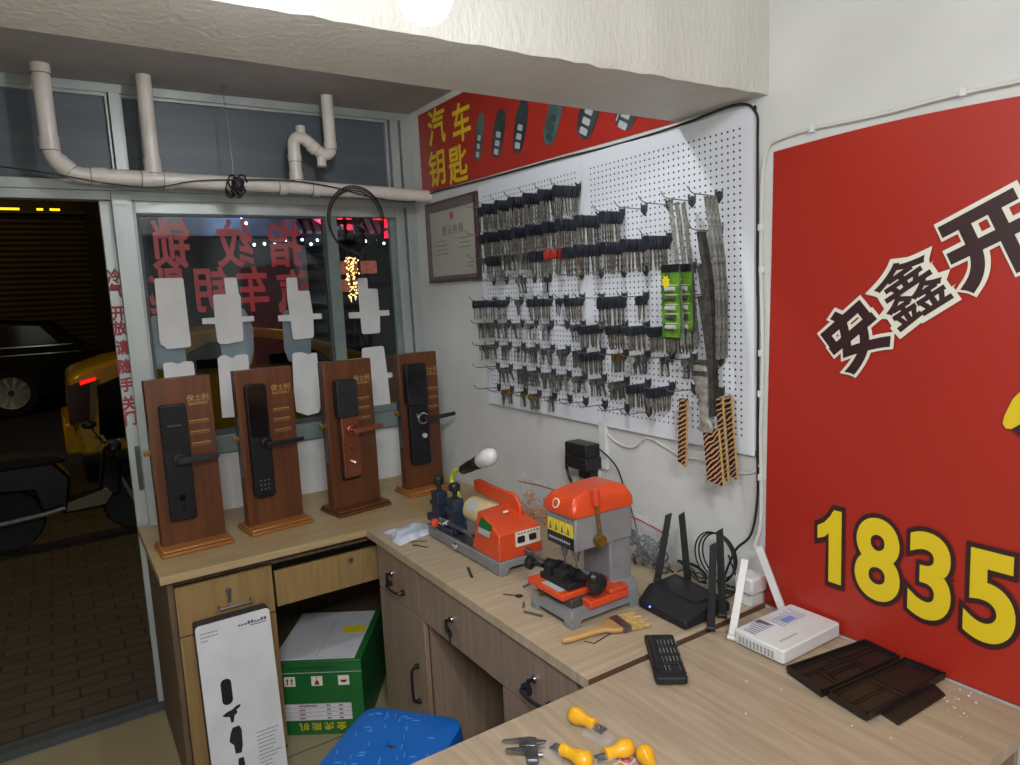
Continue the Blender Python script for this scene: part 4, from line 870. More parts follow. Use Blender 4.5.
# ---------------------------------------------------------------- vertical key milling machine
T = thing('vertical_milling_machine', 'orange-capped grey vertical key milling machine beside the paint brush', 'key machine', (-0.36, -1.595, 0.7546))
z = 0.7546
b = MB().hull([(-0.478, -1.510, z+0.016), (-0.478, -1.680, z+0.016), (-0.250, -1.680, z+0.016), (-0.250, -1.510, z+0.016), (-0.472, -1.514, z+0.042), (-0.472, -1.676, z+0.042), (-0.256, -1.676, z+0.042), (-0.256, -1.514, z+0.042)])
for x in (-0.462, -0.268):
    for y in (-1.525, -1.665): b.hull([(x+a_*0.022, y+c_*0.015, z) for a_ in (-.75, .75) for c_ in (-1, 1)]+[(x+a_*0.030-(0.0 if x < -.4 else 0), y+c_*0.015, z+0.018) for a_ in (-.55, .55) for c_ in (-1, 1)])
mp('cast_base', b, M['mgrey'], bevel=0.003)
mp('column', MB().hull([(-0.345, -1.535, z+0.04), (-0.345, -1.672, z+0.04), (-0.250, -1.678, z+0.04), (-0.250, -1.515, z+0.04), (-0.325, -1.54, z+0.075), (-0.325, -1.660, z+0.075), (-0.258, -1.665, z+0.075), (-0.258, -1.53, z+0.075)]).box(-0.328, -0.258, -1.655, -1.545, z+0.07, z+0.19), M['mgrey'], bevel=0.005)
hd = mp('spindle_head', MB().hull([(-0.440, -1.540, z+0.178), (-0.440, -1.658, z+0.178), (-0.255, -1.660, z+0.178), (-0.255, -1.540, z+0.178), (-0.436, -1.541, z+0.262), (-0.436, -1.657, z+0.262), (-0.255, -1.658, z+0.262), (-0.255, -1.541, z+0.262)]), M['mgrey'], bevel=0.004)
cap_lo = [(-0.444, -1.536), (-0.444, -1.662), (-0.252, -1.664), (-0.252, -1.536)]
mp('orange_cap', MB().hull([(x, y, z+0.262) for x, y in cap_lo]+[(x, y, z+0.285) for x, y in cap_lo]+[(-0.432, -1.548, z+0.306), (-0.430, -1.650, z+0.306), (-0.265, -1.650, z+0.314), (-0.265, -1.548, z+0.314), (-0.39, -1.558, z+0.318), (-0.39, -1.640, z+0.318), (-0.29, -1.640, z+0.322), (-0.29, -1.558, z+0.322)]), M['orange'], bevel=0.007)
bg = MB().lathe([(0.0125, 0), (0.0125, 0.002)], (-0.4415, -1.590, z+0.288), (-0.9, 0, 0.35), 20)
cpn = sub('round_badge', bg, M['cream_w'], hd, world=True)
sub('round_badge_mark', MB().lathe([(0.0095, 0), (0.0095, 0.001)], (-0.4433, -1.590, z+0.2885), (-0.9, 0, 0.35), 20), M['orange'], hd, world=True)
sub('yellow_warning_label', MB().box(-0.4415, -0.439, -1.650, -1.550, z+0.212, z+0.244), M['ylabel'], hd, world=True, label='yellow label with four pictograms')
t = MB()
for k in range(4): t.prism([(-1.556-0.024*k, z+0.217), (-1.567-0.024*k, z+0.217), (-1.5615-0.024*k, z+0.238)], -0.4422, -0.4412, 'x')
for k in range(4): t.box(-0.4422, -0.4412, -1.574-0.024*k, -1.5734-0.024*k, z+0.212, z+0.244)
sub('label_pictograms', t, M['greyt'], hd, world=True)
sub('black_label', MB().box(-0.4415, -0.439, -1.652, -1.547, z+0.181, z+0.210), M['glossblk'], hd, world=True)
t = MB()
for k in range(10): t.box(-0.4422, -0.4412, -1.560-0.0088*k, -1.555-0.0088*k, z+0.193, z+0.198)
sub('label_lettering', t, M['silver'], hd, world=True)
for y in (-1.582, -1.628):
    mp('spindle', MB().lathe([(0.010, 0), (0.010, 0.022), (0.0065, 0.024), (0.0065, 0.038), (0.0025, 0.040), (0.002, 0.058)], (-0.415, y, z+0.182), (0, 0, -1), 14), M['steel'])
lv = mp('feed_lever', MB().cyl((-0.371, -1.659, z+0.196), (-0.371, -1.678, z+0.196), 0.015, n=18).cyl((-0.371, -1.672, z+0.196), (-0.382, -1.672, z+0.296), 0.0045, n=10), M['brass'])
sub('lever_grip', MB().lathe([(0.008, 0), (0.0105, 0.006), (0.0105, 0.036), (0.012, 0.040)], (-0.382, -1.672, z+0.288), (-0.05, 0, 1), 14), M['orange'], lv, world=True)
mp('lower_slide', MB().box(-0.425, -0.300, -1.690, -1.575, z+0.040, z+0.060).box(-0.36, -0.30, -1.690, -1.60, z+0.06, z+0.072), M['orange'], bevel=0.003)
mp('cross_table', MB().box(-0.478, -0.36, -1.648, -1.498, z+0.060, z+0.076), M['orange'], bevel=0.003)
mp('table_plate', MB().box(-0.470, -0.445, -1.625, -1.550, z+0.0758, z+0.0768), M['silver'])
mp('slide_way', MB().box(-0.46, -0.34, -1.66, -1.52, z+0.040, z+0.062), M['stripd'], bevel=0.002)
vz = z+0.076
vb = mp('vice', MB().box(-0.452, -0.395, -1.640, -1.520, vz, vz+0.016).box(-0.450, -0.425, -1.560, -1.535, vz+0.014, vz+0.042).box(-0.450, -0.400, -1.615, -1.575, vz+0.014, vz+0.038), M['blackm'], bevel=0.002)
b = MB()
for k in range(7): b.cyl((-0.415, -1.530-0.018*k, vz+0.030), (-0.415, -1.541-0.018*k, vz+0.030), 0.017 if k % 2 else 0.013, n=16)
sub('vice_rollers', b, M['black'], vb, world=True)
def knob(c, ax, r=0.022): return MB().cyl(c, (c[0]-ax[0]*0.03, c[1]-ax[1]*0.03, c[2]-ax[2]*0.03), 0.006, n=10).lathe([(r*0.6, 0), (r, 0.006), (r, 0.016), (r*0.5, 0.024)], c, ax, 18)
mp('vice_handwheel', knob((-0.410, -1.690, vz+0.030), (0, -1, 0), 0.026), M['black'])
mp('table_knob', knob((-0.450, -1.490, vz+0.028), (-0.3, 1, 0), 0.019), M['black'])
mp('table_knob', knob((-0.430, -1.700, vz+0.052), (0.1, -1, 0.2), 0.014), M['black'])
mp('clamp_screw', MB().cyl((-0.482, -1.560, z+0.052), (-0.470, -1.560, z+0.052), 0.006, n=10), M['brass'])
mp('clamp_screw', MB().cyl((-0.33, -1.640, z+0.055), (-0.33, -1.640, z+0.085), 0.004, n=8), M['redpl'])

# ---------------------------------------------------------------- things lying on the work desk
z = 0.7546
random.seed(8)
def cr_(u, v_):
    x = -0.553+0.150*u+0.010*math.sin(v_*6); y = -0.712-0.115*v_-0.045*(1-u)*v_ ; r = min(u, 1-u, v_, 1-v_)
    h = 0.013*min(1, r*6)*(1+0.22*math.sin(u*11+v_*5)*math.sin(v_*9))+0.002
    return (x, y, z+h)
b = MB().grid(cr_, 22, 18)
o = solo('plastic_pouch', b, mat('white_crumpled_pouch', '#d2d6dc', '#a7b0c4', 30, rough=0.3, bump=0.15, bscale=60), 'crumpled white plastic pouch at the left end of the work desk', 'pouch', (-0.48, -0.78, z))
s = o.modifiers.new('s', 'SOLIDIFY'); s.thickness = 0.002; s.offset = -1
def small_key(label, x, y, rot, m='brass', L=0.05):
    T = thing('loose_key', label, 'key', (x, y, z), rot, group='small loose keys on the work desk')
    part('key_bow', MB().lathe([(0.010, 0), (0.011, 0.001), (0.010, 0.002)], (0, 0, 0), (0, 0, 1), 16), M[m], T)
    part('key_blade', MB().box(0.008, L, -0.003, 0.003, 0.0, 0.002), M['brass' if m == 'brass' else 'steel'], T)
small_key('small brass key lying just right of the white pouch', -0.508, -0.862, -0.6)
small_key('small brass key beside the grey machine base, nearest the pouch', -0.515, -0.90, -1.1)
small_key('black-headed loose key on the desk between the two machines', -0.468, -1.440, 2.2, 'black', 0.045)
b = MB().box(-0.040, 0.040, -0.0045, 0.0045, 0, 0.003)
solo('black_file', b, M['stripd'], 'thin black flat file lying in front of the orange housing', 'file', (-0.490, -1.215, z), 1.2, world=False, bevel=0.001)
for i, (x, y, r, L, lb) in enumerate(((-0.492, -1.497, 0.9, 0.03, 'short steel pin lying left of the milling machine'), (-0.502, -1.555, -1.15, 0.055, 'long thin steel pin lying left of the milling machine base'), (-0.415, -1.400, 0.3, 0.03, 'short bright steel cutter on a clear scrap between the machines'))):
    solo('steel_pin', MB().cyl((-L/2, 0, 0.0035), (L/2, 0, 0.0035), 0.003, n=10), M['steel'], lb, 'steel pin', (x, y, z), r, world=False)
solo('plastic_scrap', MB().box(-0.03, 0.03, -0.02, 0.02, 0, 0.0015), M['film'], 'clear plastic scrap lying between the two key machines', 'plastic scrap', (-0.405, -1.405, z), 0.2, world=False)
for i, (x, y, r) in enumerate(((-0.315, -1.395, 0.5), (-0.285, -1.42, -0.2))):
    solo('black_rod', MB().cyl((-0.032, 0, 0.004), (0.032, 0, 0.004), 0.0035, n=10), M['black'], ['short black rod behind the feed knob, left one of two', 'short black rod behind the feed knob, right one of two'][i], 'rod', (x, y, z), r, world=False)
# paint brush
T = thing('paint_brush', 'flat paint brush with wooden handle in front of the milling machine', 'paint brush', (-0.42, -1.735, z), math.atan2(-0.028, 0.202))
hp = [(-0.118, -0.005), (-0.118, 0.005), (-0.09, 0.010), (-0.04, 0.0085), (-0.005, 0.011), (0.015, 0.028), (0.035, 0.030), (0.035, -0.030), (0.015, -0.028), (-0.005, -0.011), (-0.04, -0.0085), (-0.09, -0.010)]
part('brush_handle', MB().prism(hp, 0.003, 0.015), M['bwood'], T, bevel=0.004)
part('ferrule', MB().box(0.033, 0.055, -0.032, 0.032, 0.002, 0.017), M['steel'], T, bevel=0.001)
b = MB(); random.seed(2)
for k in range(70):
    yy = random.uniform(-.030, .030); zz_ = random.uniform(0.004, 0.015); b.tube([(0.054, yy, zz_), (0.08, yy*1.08, zz_), (0.105+random.uniform(-.010, .006), yy*1.25+random.uniform(-.004, .004), zz_*0.8)], 0.0017, 4)
b.hull([(0.054, -.031, .003), (0.054, .031, .003), (.054, -.031, .016), (.054, .031, .016), (.098, -.036, .003), (.098, .036, .003), (.098, -.036, .011), (.098, .036, .011)])
part('bristles', b, M['bristle'], T)
solo('hex_key', MB().tube([(-0.012, 0.02, 0.002), (-0.010, -0.005, 0.002), (0.075, -0.018, 0.002)], 0.0014, 6), M['stripd'], 'thin bent hex key lying in front of the brush handle', 'hex key', (-0.47, -1.755, z), 0.35, world=False)

# zip bags behind the machines
def zipbag(label, y0, y1, z1, x, fillm, zip_z, seed):
    random.seed(seed)
    T = thing('zip_bag', label, 'zip bag', (x, (y0+y1)/2, z), group='clear zip bags against the wall')
    def f(u, v_):
        q = math.sin(PI*min(1, v_*1.15))**0.6 if v_ < 0.87 else 0.15
        return (x+0.050*math.cos(2*PI*u)*q+0.004*math.sin(u*40+v_*13), (y0+y1)/2+(y1-y0)/2*math.sin(2*PI*u)*(0.75+0.25*v_)+0.004*math.sin(v_*22+u*9), z+0.001+(z1-z-0.002)*v_+0.006*math.sin(u*2*PI)*v_)
    part('bag_film', MB().grid(f, 40, 22), M['film'], T, world=True)
    part('zip_line', MB().tube([(x-0.012, y0-0.004, zip_z[0]), (x-0.014, (y0+y1)/2, (zip_z[0]+zip_z[1])/2+0.004), (x-0.012, y1, zip_z[1])], 0.0022, 6), M['redpl'], T, world=True)
    b = MB()
    for k in range(46):
        c = Vector((x+random.uniform(-.022, .022), random.uniform(min(y0, y1)+.03, max(y0, y1)-.03), z+0.012+random.random()**1.3*(z1-z)*0.52)); r = random.uniform(.008, .020)
        ax = Vector((random.uniform(-1, 1), random.uniform(-1, 1), random.uniform(-1, 1))).normalized(); ay = ax.orthogonal().normalized()
        if seed == 1 or k % 3: b.tube(arc(c, r, 0, random.uniform(3, 6), 9, ax, ay), 0.0022 if seed == 1 else 0.0035, 5)
        else: b.hull([c+ax*random.uniform(-r, r)+ay*random.uniform(-r, r)+ax.cross(ay)*random.uniform(-.006, .006) for _ in range(7)])
    part('bag_contents', b, fillm, T, world=True, kind='stuff')
zipbag('clear zip bag with orange rings behind the orange housing', -1.14, -0.86, 0.905, -0.060, mat('orange_rings', '#c98a35', '#a8662a', 30, rough=0.4), (0.895, 0.880), 1)
zipbag('clear zip bag with dark parts between milling machine and black router', -1.605, -1.405, 0.905, -0.062, mat('dark_parts', '#1f2326', '#4a5054', 40, rough=0.35), (0.876, 0.900), 2)

# socket and chargers
T = thing('wall_socket', 'white wall socket behind the stacked black plugs', 'socket', (0, -1.20, 0.99))
part('face_plate', MB().box(-0.012, 0, -1.245, -1.155, 0.950, 1.060), M['white'], T, world=True, bevel=0.003)
def plug(label, ys, zs, xs, pts, cr=0.0026):
    T = thing('black_plug', label, 'plug', (-0.012, sum(ys)/2, zs[0]), group='black plugs stacked on the wall socket')
    part('plug_body', MB().box(xs[0], xs[1], ys[0], ys[1], zs[0], zs[1]), M['black'], T, world=True, bevel=0.004)
    part('plug_cable', MB().tube(smooth(pts), cr, 8), M['cable'], T, world=True)
plug('topmost black plug adapter with thin cable to the right', (-1.255, -1.145), (1.028, 1.072), (-0.072, -0.012), [(-0.04, -1.255, 1.062), (-0.035, -1.275, 1.062), (-0.03, -1.344, 1.022), (-0.03, -1.379, 0.965), (-0.025, -1.42, 0.86), (-0.03, -1.46, 0.775), (-0.05, -1.6, 0.762)])
plug('middle black plug adapter with thick cable to the left', (-1.262, -1.150), (0.990, 1.030), (-0.078, -0.012), [(-0.04, -1.152, 1.012), (-0.035, -1.124, 1.009), (-0.03, -1.097, 0.975), (-0.03, -1.108, 0.941), (-0.04, -1.146, 0.90), (-0.05, -1.17, 0.80), (-0.06, -1.2, 0.762)], 0.0055)
plug('lowest small black plug with thick cable', (-1.242, -1.180), (0.952, 0.991), (-0.045, -0.012), [(-0.03, -1.238, 0.965), (-0.03, -1.27, 0.94), (-0.03, -1.30, 0.88), (-0.04, -1.35, 0.78), (-0.05, -1.40, 0.762)], 0.0045)

# ---------------------------------------------------------------- black router
T = thing('black_router', 'black wireless router with four black antennas', 'router', (-0.185, -1.755, z))
def rp(n_, b, m, **k): return part(n_, b, m, T, world=True, **k)
lo = [(-0.268, -1.690), (-0.272, -1.852), (-0.110, -1.848), (-0.098, -1.66), (-0.212, -1.665)]
b = MB().hull([(x, y, z+0.004) for x, y in lo]+[(x, y, z+0.022) for x, y in lo]+[(-0.235, -1.700, z+0.036), (-0.232, -1.83, z+0.032), (-0.125, -1.838, z+0.040), (-0.115, -1.67, z+0.044), (-0.21, -1.668, z+0.040)])
rb = rp('router_body', b, M['blackm'], bevel=0.003)
sub('vent_ridge', MB().hull([(-0.205, -1.70, z+0.040), (-0.200, -1.82, z+0.037), (-0.140, -1.825, z+0.043), (-0.135, -1.685, z+0.046), (-0.17, -1.76, z+0.047)]), M['black'], rb, world=True, bevel=0.001)
sub('status_light', MB().cyl((-0.272, -1.735, z+0.020), (-0.2745, -1.735, z+0.020), 0.0022, n=8), mat('blue_led', '#2030ff', emit='#4a5cff', estr=6), rb, world=True, label='small blue status light')
def antenna(a, t, w0=0.009, w1=0.008, m='blackm', hinge=True, par=T, fl=0.004):
    a, t = Vector(a), Vector(t); d = (t-a).normalized(); s = Vector((0.55, -0.83, 0)); s = (s-d*s.dot(d)).normalized(); n = d.cross(s)
    pts = []
    for p, w_ in ((a, w0), (t, w1)):
        for i in (-1, 1):
            for j in (-1, 1): pts.append(p+s*w_*i+n*fl*j+(d*0.010*(i > 0) if p is t and m == 'blackm' else Vector()))
    o = part('antenna', MB().hull(pts), M[m], par, world=True, bevel=0.0015)
    if hinge: sub('hinge', MB().cyl(a-d*0.006-s*w0*1.1, a-d*0.006+s*w0*1.1, 0.0065, n=12), M[m], o, world=True)
antenna((-0.150, -1.640, z+0.030), (-0.118, -1.652, z+0.200))
antenna((-0.100, -1.700, z+0.030), (-0.108, -1.690, z+0.208))
antenna((-0.222, -1.884, z+0.012), (-0.213, -1.886, z+0.205))
antenna((-0.160, -1.866, z+0.018), (-0.165, -1.864, z+0.222))
# cables behind routers
b = MB()
for i in range(3):
    b.tube([(-0.055-0.010*i, -1.768+(0.056+0.004*i)*math.cos(a), 0.862+(0.058+0.004*i)*math.sin(a)) for a in [2*PI*k/36 for k in range(36)]], 0.0022, 6, closed=True)
b.tube(smooth([(-0.07, -1.81, 0.88), (-0.06, -1.83, 0.80), (-0.08, -1.80, 0.762), (-0.09, -1.76, 0.76)]), 0.0022, 6)
solo('cable_coil', b, M['cable'], 'coil of thin black cable standing behind the black router', 'cable coil', (-0.06, -1.745, 0.80))
random.seed(6); b = MB()
for i in range(5):
    p = [(-0.04+random.uniform(-.02, .02), -1.62-0.04*k, z+0.006+abs(random.gauss(0, 0.018))) for k in range(6)]
    b.tube(smooth(p, 5), 0.002, 5)
b.tube(smooth([(-0.03, -1.60, z+0.035), (-0.04, -1.68, z+0.045), (-0.05, -1.74, z+0.020)]), 0.0045, 8)
solo('tangled_cables', b, M['cable'], 'tangled thin black cables on the desk behind the black router', 'cables', (-0.04, -1.7, z))
b = MB(); random.seed(9)
for i in range(5):
    b.tube([(-0.075+random.uniform(-.01, .01), -1.775+0.017*math.cos(a)*random.uniform(.8, 1.1)+0.004*i, 0.800+0.026*math.sin(a)) for a in [2*PI*k/14 for k in range(14)]], 0.0018, 5, closed=True)
solo('cable_bundle', b, mat('grey_cable', '#8d8d8a', rough=0.5), 'small grey bundled cable between the two routers', 'cable', (-0.075, -1.775, 0.775))
T = thing('wall_adapter', 'white power adapter lying by the wall behind the white router', 'adapter', (-0.035, -1.852, z))
part('adapter_body', MB().box(-0.065, -0.005, -1.878, -1.822, z+0.035, z+0.078), M['white'], T, world=True, bevel=0.006)
part('adapter_foot', MB().box(-0.055, -0.010, -1.868, -1.835, z, z+0.036), M['white'], T, world=True, bevel=0.003)

# ---------------------------------------------------------------- things on the front desk
z = 0.7505
T = thing('white_router', 'white network terminal box with two white antennas', 'router', (-0.118, -2.018, z))
lo = rrect(-0.222, -0.014, -2.080, -1.950, 0.008)
wb_ = part('router_body', MB().prism(lo, z+0.003, z+0.034), M['white'], T, world=True, bevel=0.003)
M['whited'] = mat('vent_grey', '#8f9090', rough=0.6)
t = MB()
for k in range(10): t.box(-0.2232, -0.2215, -1.965-0.0095*k-0.005, -1.965-0.0095*k, z+0.009, z+0.024)
sub('side_vents', t, M['whited'], wb_, world=True)
sub('round_feet', MB().cyl((-0.205, -1.965, z), (-0.205, -1.965, z+0.004), 0.006, n=10).cyl((-0.205, -2.065, z), (-0.205, -2.065, z+0.004), 0.006, n=10).cyl((-0.03, -2.065, z), (-0.03, -2.065, z+0.004), 0.006, n=10).cyl((-0.03, -1.965, z), (-0.03, -1.965, z+0.004), 0.006, n=10), M['whited'], wb_, world=True)
lz = z+0.0341
sub('printed_sticker', MB().box(-0.212, -0.140, -2.000, -1.955, lz, lz+0.0006), M['paper'], wb_, world=True)
sub('barcode_sticker', MB().box(-0.132, -0.030, -2.020, -1.955, lz, lz+0.0006), M['paper'], wb_, world=True)
t = MB(); random.seed(12)
for k in range(7): t.box(-0.208+0.009*k, -0.204+0.009*k, -1.996, -1.960-random.uniform(0, .012), lz+0.0006, lz+0.0009)
sub('sticker_print', t, mat('purple_print_a', '#77708a', rough=0.6), wb_, world=True); t = MB()
for k in range(10): t.box(-0.128+0.009*k, -0.1255+0.009*k, -2.012, -1.962-random.uniform(0, .02), lz+0.0006, lz+0.0009)
sub('barcode_print', t, mat('purple_grey_print', '#77708a', rough=0.6), wb_, world=True)
sub('sticker_band', MB().prism([(-0.160, -1.957), (-0.140, -1.957), (-0.140, -1.999), (-0.150, -1.985)], lz+0.0006, lz+0.001), M['greyt'], wb_, world=True)
sub('sticker_stamp', MB().box(-0.11, -0.07, -2.006, -1.988, lz+0.0006, lz+0.001), mat('blue_print', '#6b86c4', rough=0.6), wb_, world=True)
t = MB()
for k in range(6): t.box(-0.190+0.010*k, -0.184+0.010*k, -2.052, -2.046, lz, lz+0.0004)
sub('embossed_lettering', t, M['whited'], wb_, world=True)
antenna((-0.213, -1.938, z+0.012), (-0.156, -1.930, z+0.176), 0.0085, 0.0085, 'white', True, T, 0.006)
antenna((-0.030, -1.938, z+0.020), (-0.070, -1.902, z+0.178), 0.0085, 0.0085, 'white', True, T, 0.006)
# dark folding tool tray
T = thing('foldout_tray', 'open dark brown plastic tool case tray lying by the banner', 'case', (-0.14, -2.22, z))
def quad(a, b_, c, d, z0, z1, m, nm, bv=0.002, par=None): return part(nm, MB().hull([(p[0], p[1], zz_) for p in (a, b_, c, d) for zz_ in (z0, z1)]), m, par or T, world=True, bevel=bv)
A1, A2, A3, A4 = (-0.240, -2.100), (-0.012, -2.136), (-0.022, -2.218), (-0.265, -2.196)
t1 = quad(A1, A2, A3, A4, z+0.001, z+0.010, M['darkbox'], 'tray_half')
def lp(P, u, v_):
    a, b_, c, d = [Vector(q) for q in P]; p = a.lerp(b_, u).lerp(d.lerp(c, u), v_); return (p.x, p.y)
P1 = (A1, A2, A3, A4)
def cell(P, u0, u1, v0, v1, z0, z1, par, nm='tray_cell'):
    # a raised rim around one moulded well
    b = MB()
    for (a0, a1, c0, c1) in ((u0, u1, v0, v0+.03), (u0, u1, v1-.03, v1), (u0, u0+.015, v0, v1), (u1-.015, u1, v0, v1)):
        b.hull([(*lp(P, u, v_), zz_) for u in (a0, a1) for v_ in (c0, c1) for zz_ in (z0, z1)])
    sub(nm, b, M['darkbox'], par, world=True)
cell(P1, 0, 1, 0, 1, z+0.009, z+0.018, t1, 'tray_rim')
for u0, u1, v0, v1 in ((.04, .46, .08, .34), (.04, .22, .38, .93), (.26, .60, .62, .93), (.52, .96, .08, .30), (.64, .96, .40, .93), (.26, .60, .40, .58)): cell(P1, u0, u1, v0, v1, z+0.009, z+0.0125, t1)
B1, B2, B3, B4 = (-0.258, -2.205), (-0.020, -2.228), (-0.018, -2.308), (-0.272, -2.292)
t2 = quad(B1, B2, B3, B4, z+0.004, z+0.012, M['darkbox'], 'tray_half')
cell((B1, B2, B3, B4), 0, 1, 0, 1, z+0.011, z+0.018, t2, 'tray_rim')
for u0, u1, v0, v1 in ((.05, .45, .1, .5), (.05, .45, .55, .9), (.5, .95, .1, .9)): cell((B1, B2, B3, B4), u0, u1, v0, v1, z+0.011, z+0.0135, t2)
quad((-0.225, -2.285), (-0.045, -2.290), (-0.075, -2.335), (-0.235, -2.330), z+0.001, z+0.006, M['darkbox'], 'lower_flap')
# bit set
T = thing('bit_set', 'black precision screwdriver bit box lying across the gap of the desks', 'bit set', (-0.405, -1.915, 0.7548), 0.93)
b = MB().prism(rrect(-0.093, 0.093, -0.033, 0.033, 0.007), 0, 0.014)
bb = part('bit_box', b, M['blackm'], T, bevel=0.002)
sub('driver_handle', MB().lathe([(0.006, 0), (0.0085, 0.01), (0.0085, 0.11), (0.006, 0.13), (0.004, 0.14)], (0.075, 0.024, 0.016), (-1, 0, 0), 14), M['black'], bb)
for r in range(4):
    for k in range(6):
        if r == 0 and k in (2, 3): continue
        x = -0.058+0.036*r; y = 0.008-0.0078*k
        sub('driver_bit', MB().cyl((x-0.010, y, 0.0155), (x+0.012, y, 0.0155), 0.0019, n=7), M['chrome'], bb)
t = MB()
for r in range(4): t.box(-0.0745+0.036*r, -0.0715+0.036*r, -0.034, 0.012, 0.0142, 0.0152)
sub('bit_holder_bar', t, M['black'], bb)
# yellow handled tools
def ytool(label, k, s, e, r=0.0165):
    k, s, e = Vector((*k, 0)), Vector((*s, 0)), Vector((*e, 0)); d = (s-k).normalized(); L = (s-k).length
    T = thing('yellow_handled_pick', label, 'tool', (k.x, k.y, z), math.atan2(d.y, d.x), group='small tools with yellow knob handles')
    part('yellow_handle', MB().lathe([(0.001, -r*1.0), (r*0.6, -r*0.85), (r*0.92, -r*0.45), (r, 0), (r*0.9, r*0.6), (r*0.66, r*1.15), (r*0.62, L*0.72), (r*0.72, L*0.9), (r*0.66, L), (0.004, L+0.001)], (0, 0, r*1.0), (1, 0, 0), 24), M['yellow'], T)
    part('steel_shank', MB().box(L, L+(e-s).length, -r*0.55, r*0.55, r*0.75, r*0.95).cyl((L-0.002, 0, r), (L+0.012, 0, r), 0.004, n=10), M['steel'], T, bevel=0.0008)
    bag = MB().grid(lambda u, v_: (L-0.012+0.055*u, (v_-0.5)*0.046*(1-0.2*u), 0.0015+0.020*math.sin(PI*v_)*(1-0.6*u)+0.0015*math.sin(u*30+v_*20)), 14, 12)
    part('plastic_sleeve', bag, M['film'], T)
ytool('yellow knob tool lying alone farthest from the caliper row', (-0.693, -1.968), (-0.684, -2.012), (-0.681, -2.034))
ytool('yellow knob tool lying nearest the steel caliper', (-0.762, -2.075), (-0.774, -2.029), (-0.784, -2.010))
ytool('yellow knob tool pointing left with a colourful label under it', (-0.684, -2.094), (-0.724, -2.087), (-0.742, -2.084))
ytool('yellow knob tool cut by the lower edge of the photo, rightmost', (-0.669, -2.128), (-0.690, -2.172), (-0.700, -2.19))
T = thing('small_label_card', 'small colourful printed card beneath the yellow tools', 'card', (-0.705, -2.108, z), 0.3)
part('card_sheet', MB().box(-0.028, 0.028, -0.012, 0.012, 0, 0.0008), M['paper'], T)
part('card_picture', MB().box(-0.020, 0.004, -0.009, 0.009, 0.0008, 0.0012), mat('orange_red_print', '#b5532a', '#d8b04a', 120, rough=0.5), T)
part('card_picture', MB().box(0.008, 0.025, -0.009, 0.009, 0.0008, 0.0012), mat('purple_print', '#6a3558', '#cc7777', 120, rough=0.5), T)
# caliper
T = thing('vernier_caliper', 'grey steel vernier caliper at the near edge of the front desk', 'caliper', (-0.800, -1.968, z), math.atan2(-0.069, -0.040))
part('beam', MB().box(-0.012, 0.14, -0.008, 0.008, 0.004, 0.0075), M['steel'], T, bevel=0.0006)
part('fixed_jaw', MB().prism([(-0.004, -0.020), (0.008, -0.020), (0.012, 0.008), (0.004, 0.012), (-0.012, 0.012), (-0.016, 0.0), (-0.013, -0.050), (-0.009, -0.052)], 0.0035, 0.008).prism([(0.006, 0.008), (0.004, 0.026), (-0.002, 0.030), (-0.008, 0.010)], 0.0035, 0.0075), M['steel'], T, bevel=0.0006)
part('sliding_jaw', MB().prism([(0.015, -0.045), (0.020, -0.046), (0.030, -0.012), (0.052, -0.011), (0.052, 0.011), (0.016, 0.012), (0.014, -0.01)], 0.002, 0.010).prism([(0.014, 0.010), (0.022, 0.010), (0.016, 0.027)], 0.0035, 0.0075), M['steel'], T, bevel=0.0006)
part('thumb_screw', MB().cyl((0.036, 0.011, 0.006), (0.036, 0.019, 0.006), 0.004, n=10), M['steel'], T)
t = MB()
for k in range(26): t.box(0.060+0.003*k, 0.0604+0.003*k, -0.007, -0.002 if k % 5 else 0.0, 0.0075, 0.0077)
part('scale_marks', t, M['rubber'], T)
# crumbs
random.seed(31)
for i in range(1):
    b = MB()
    for (x, y) in [(-0.33, -2.07), (-0.30, -2.13), (-0.10, -2.36), (-0.05, -2.33), (-0.09, -2.345), (-0.04, -2.36), (-0.12, -2.36), (-0.30, -2.28), (-0.42, -2.14), (-0.22, -2.12), (-0.07, -2.35), (-0.03, -2.34), (-0.28, -2.34), (-0.18, -2.41), (-0.015, -2.37), (-0.06, -2.10), (-0.05, -2.115), (-0.075, -2.10), (-0.25, -2.115)]+[(random.uniform(-.12, -.02), random.uniform(-2.39, -2.31)) for _ in range(14)]:
        r = random.uniform(0.001, 0.0028); b.ball((x, y, z+r*0.5), (r*1.3, r, r*0.6), 6)
    o = solo('plaster_crumbs', b, M['paper'], 'tiny white plaster crumbs scattered on the front desk', 'crumbs', (-0.2, -2.2, z), kind='stuff')

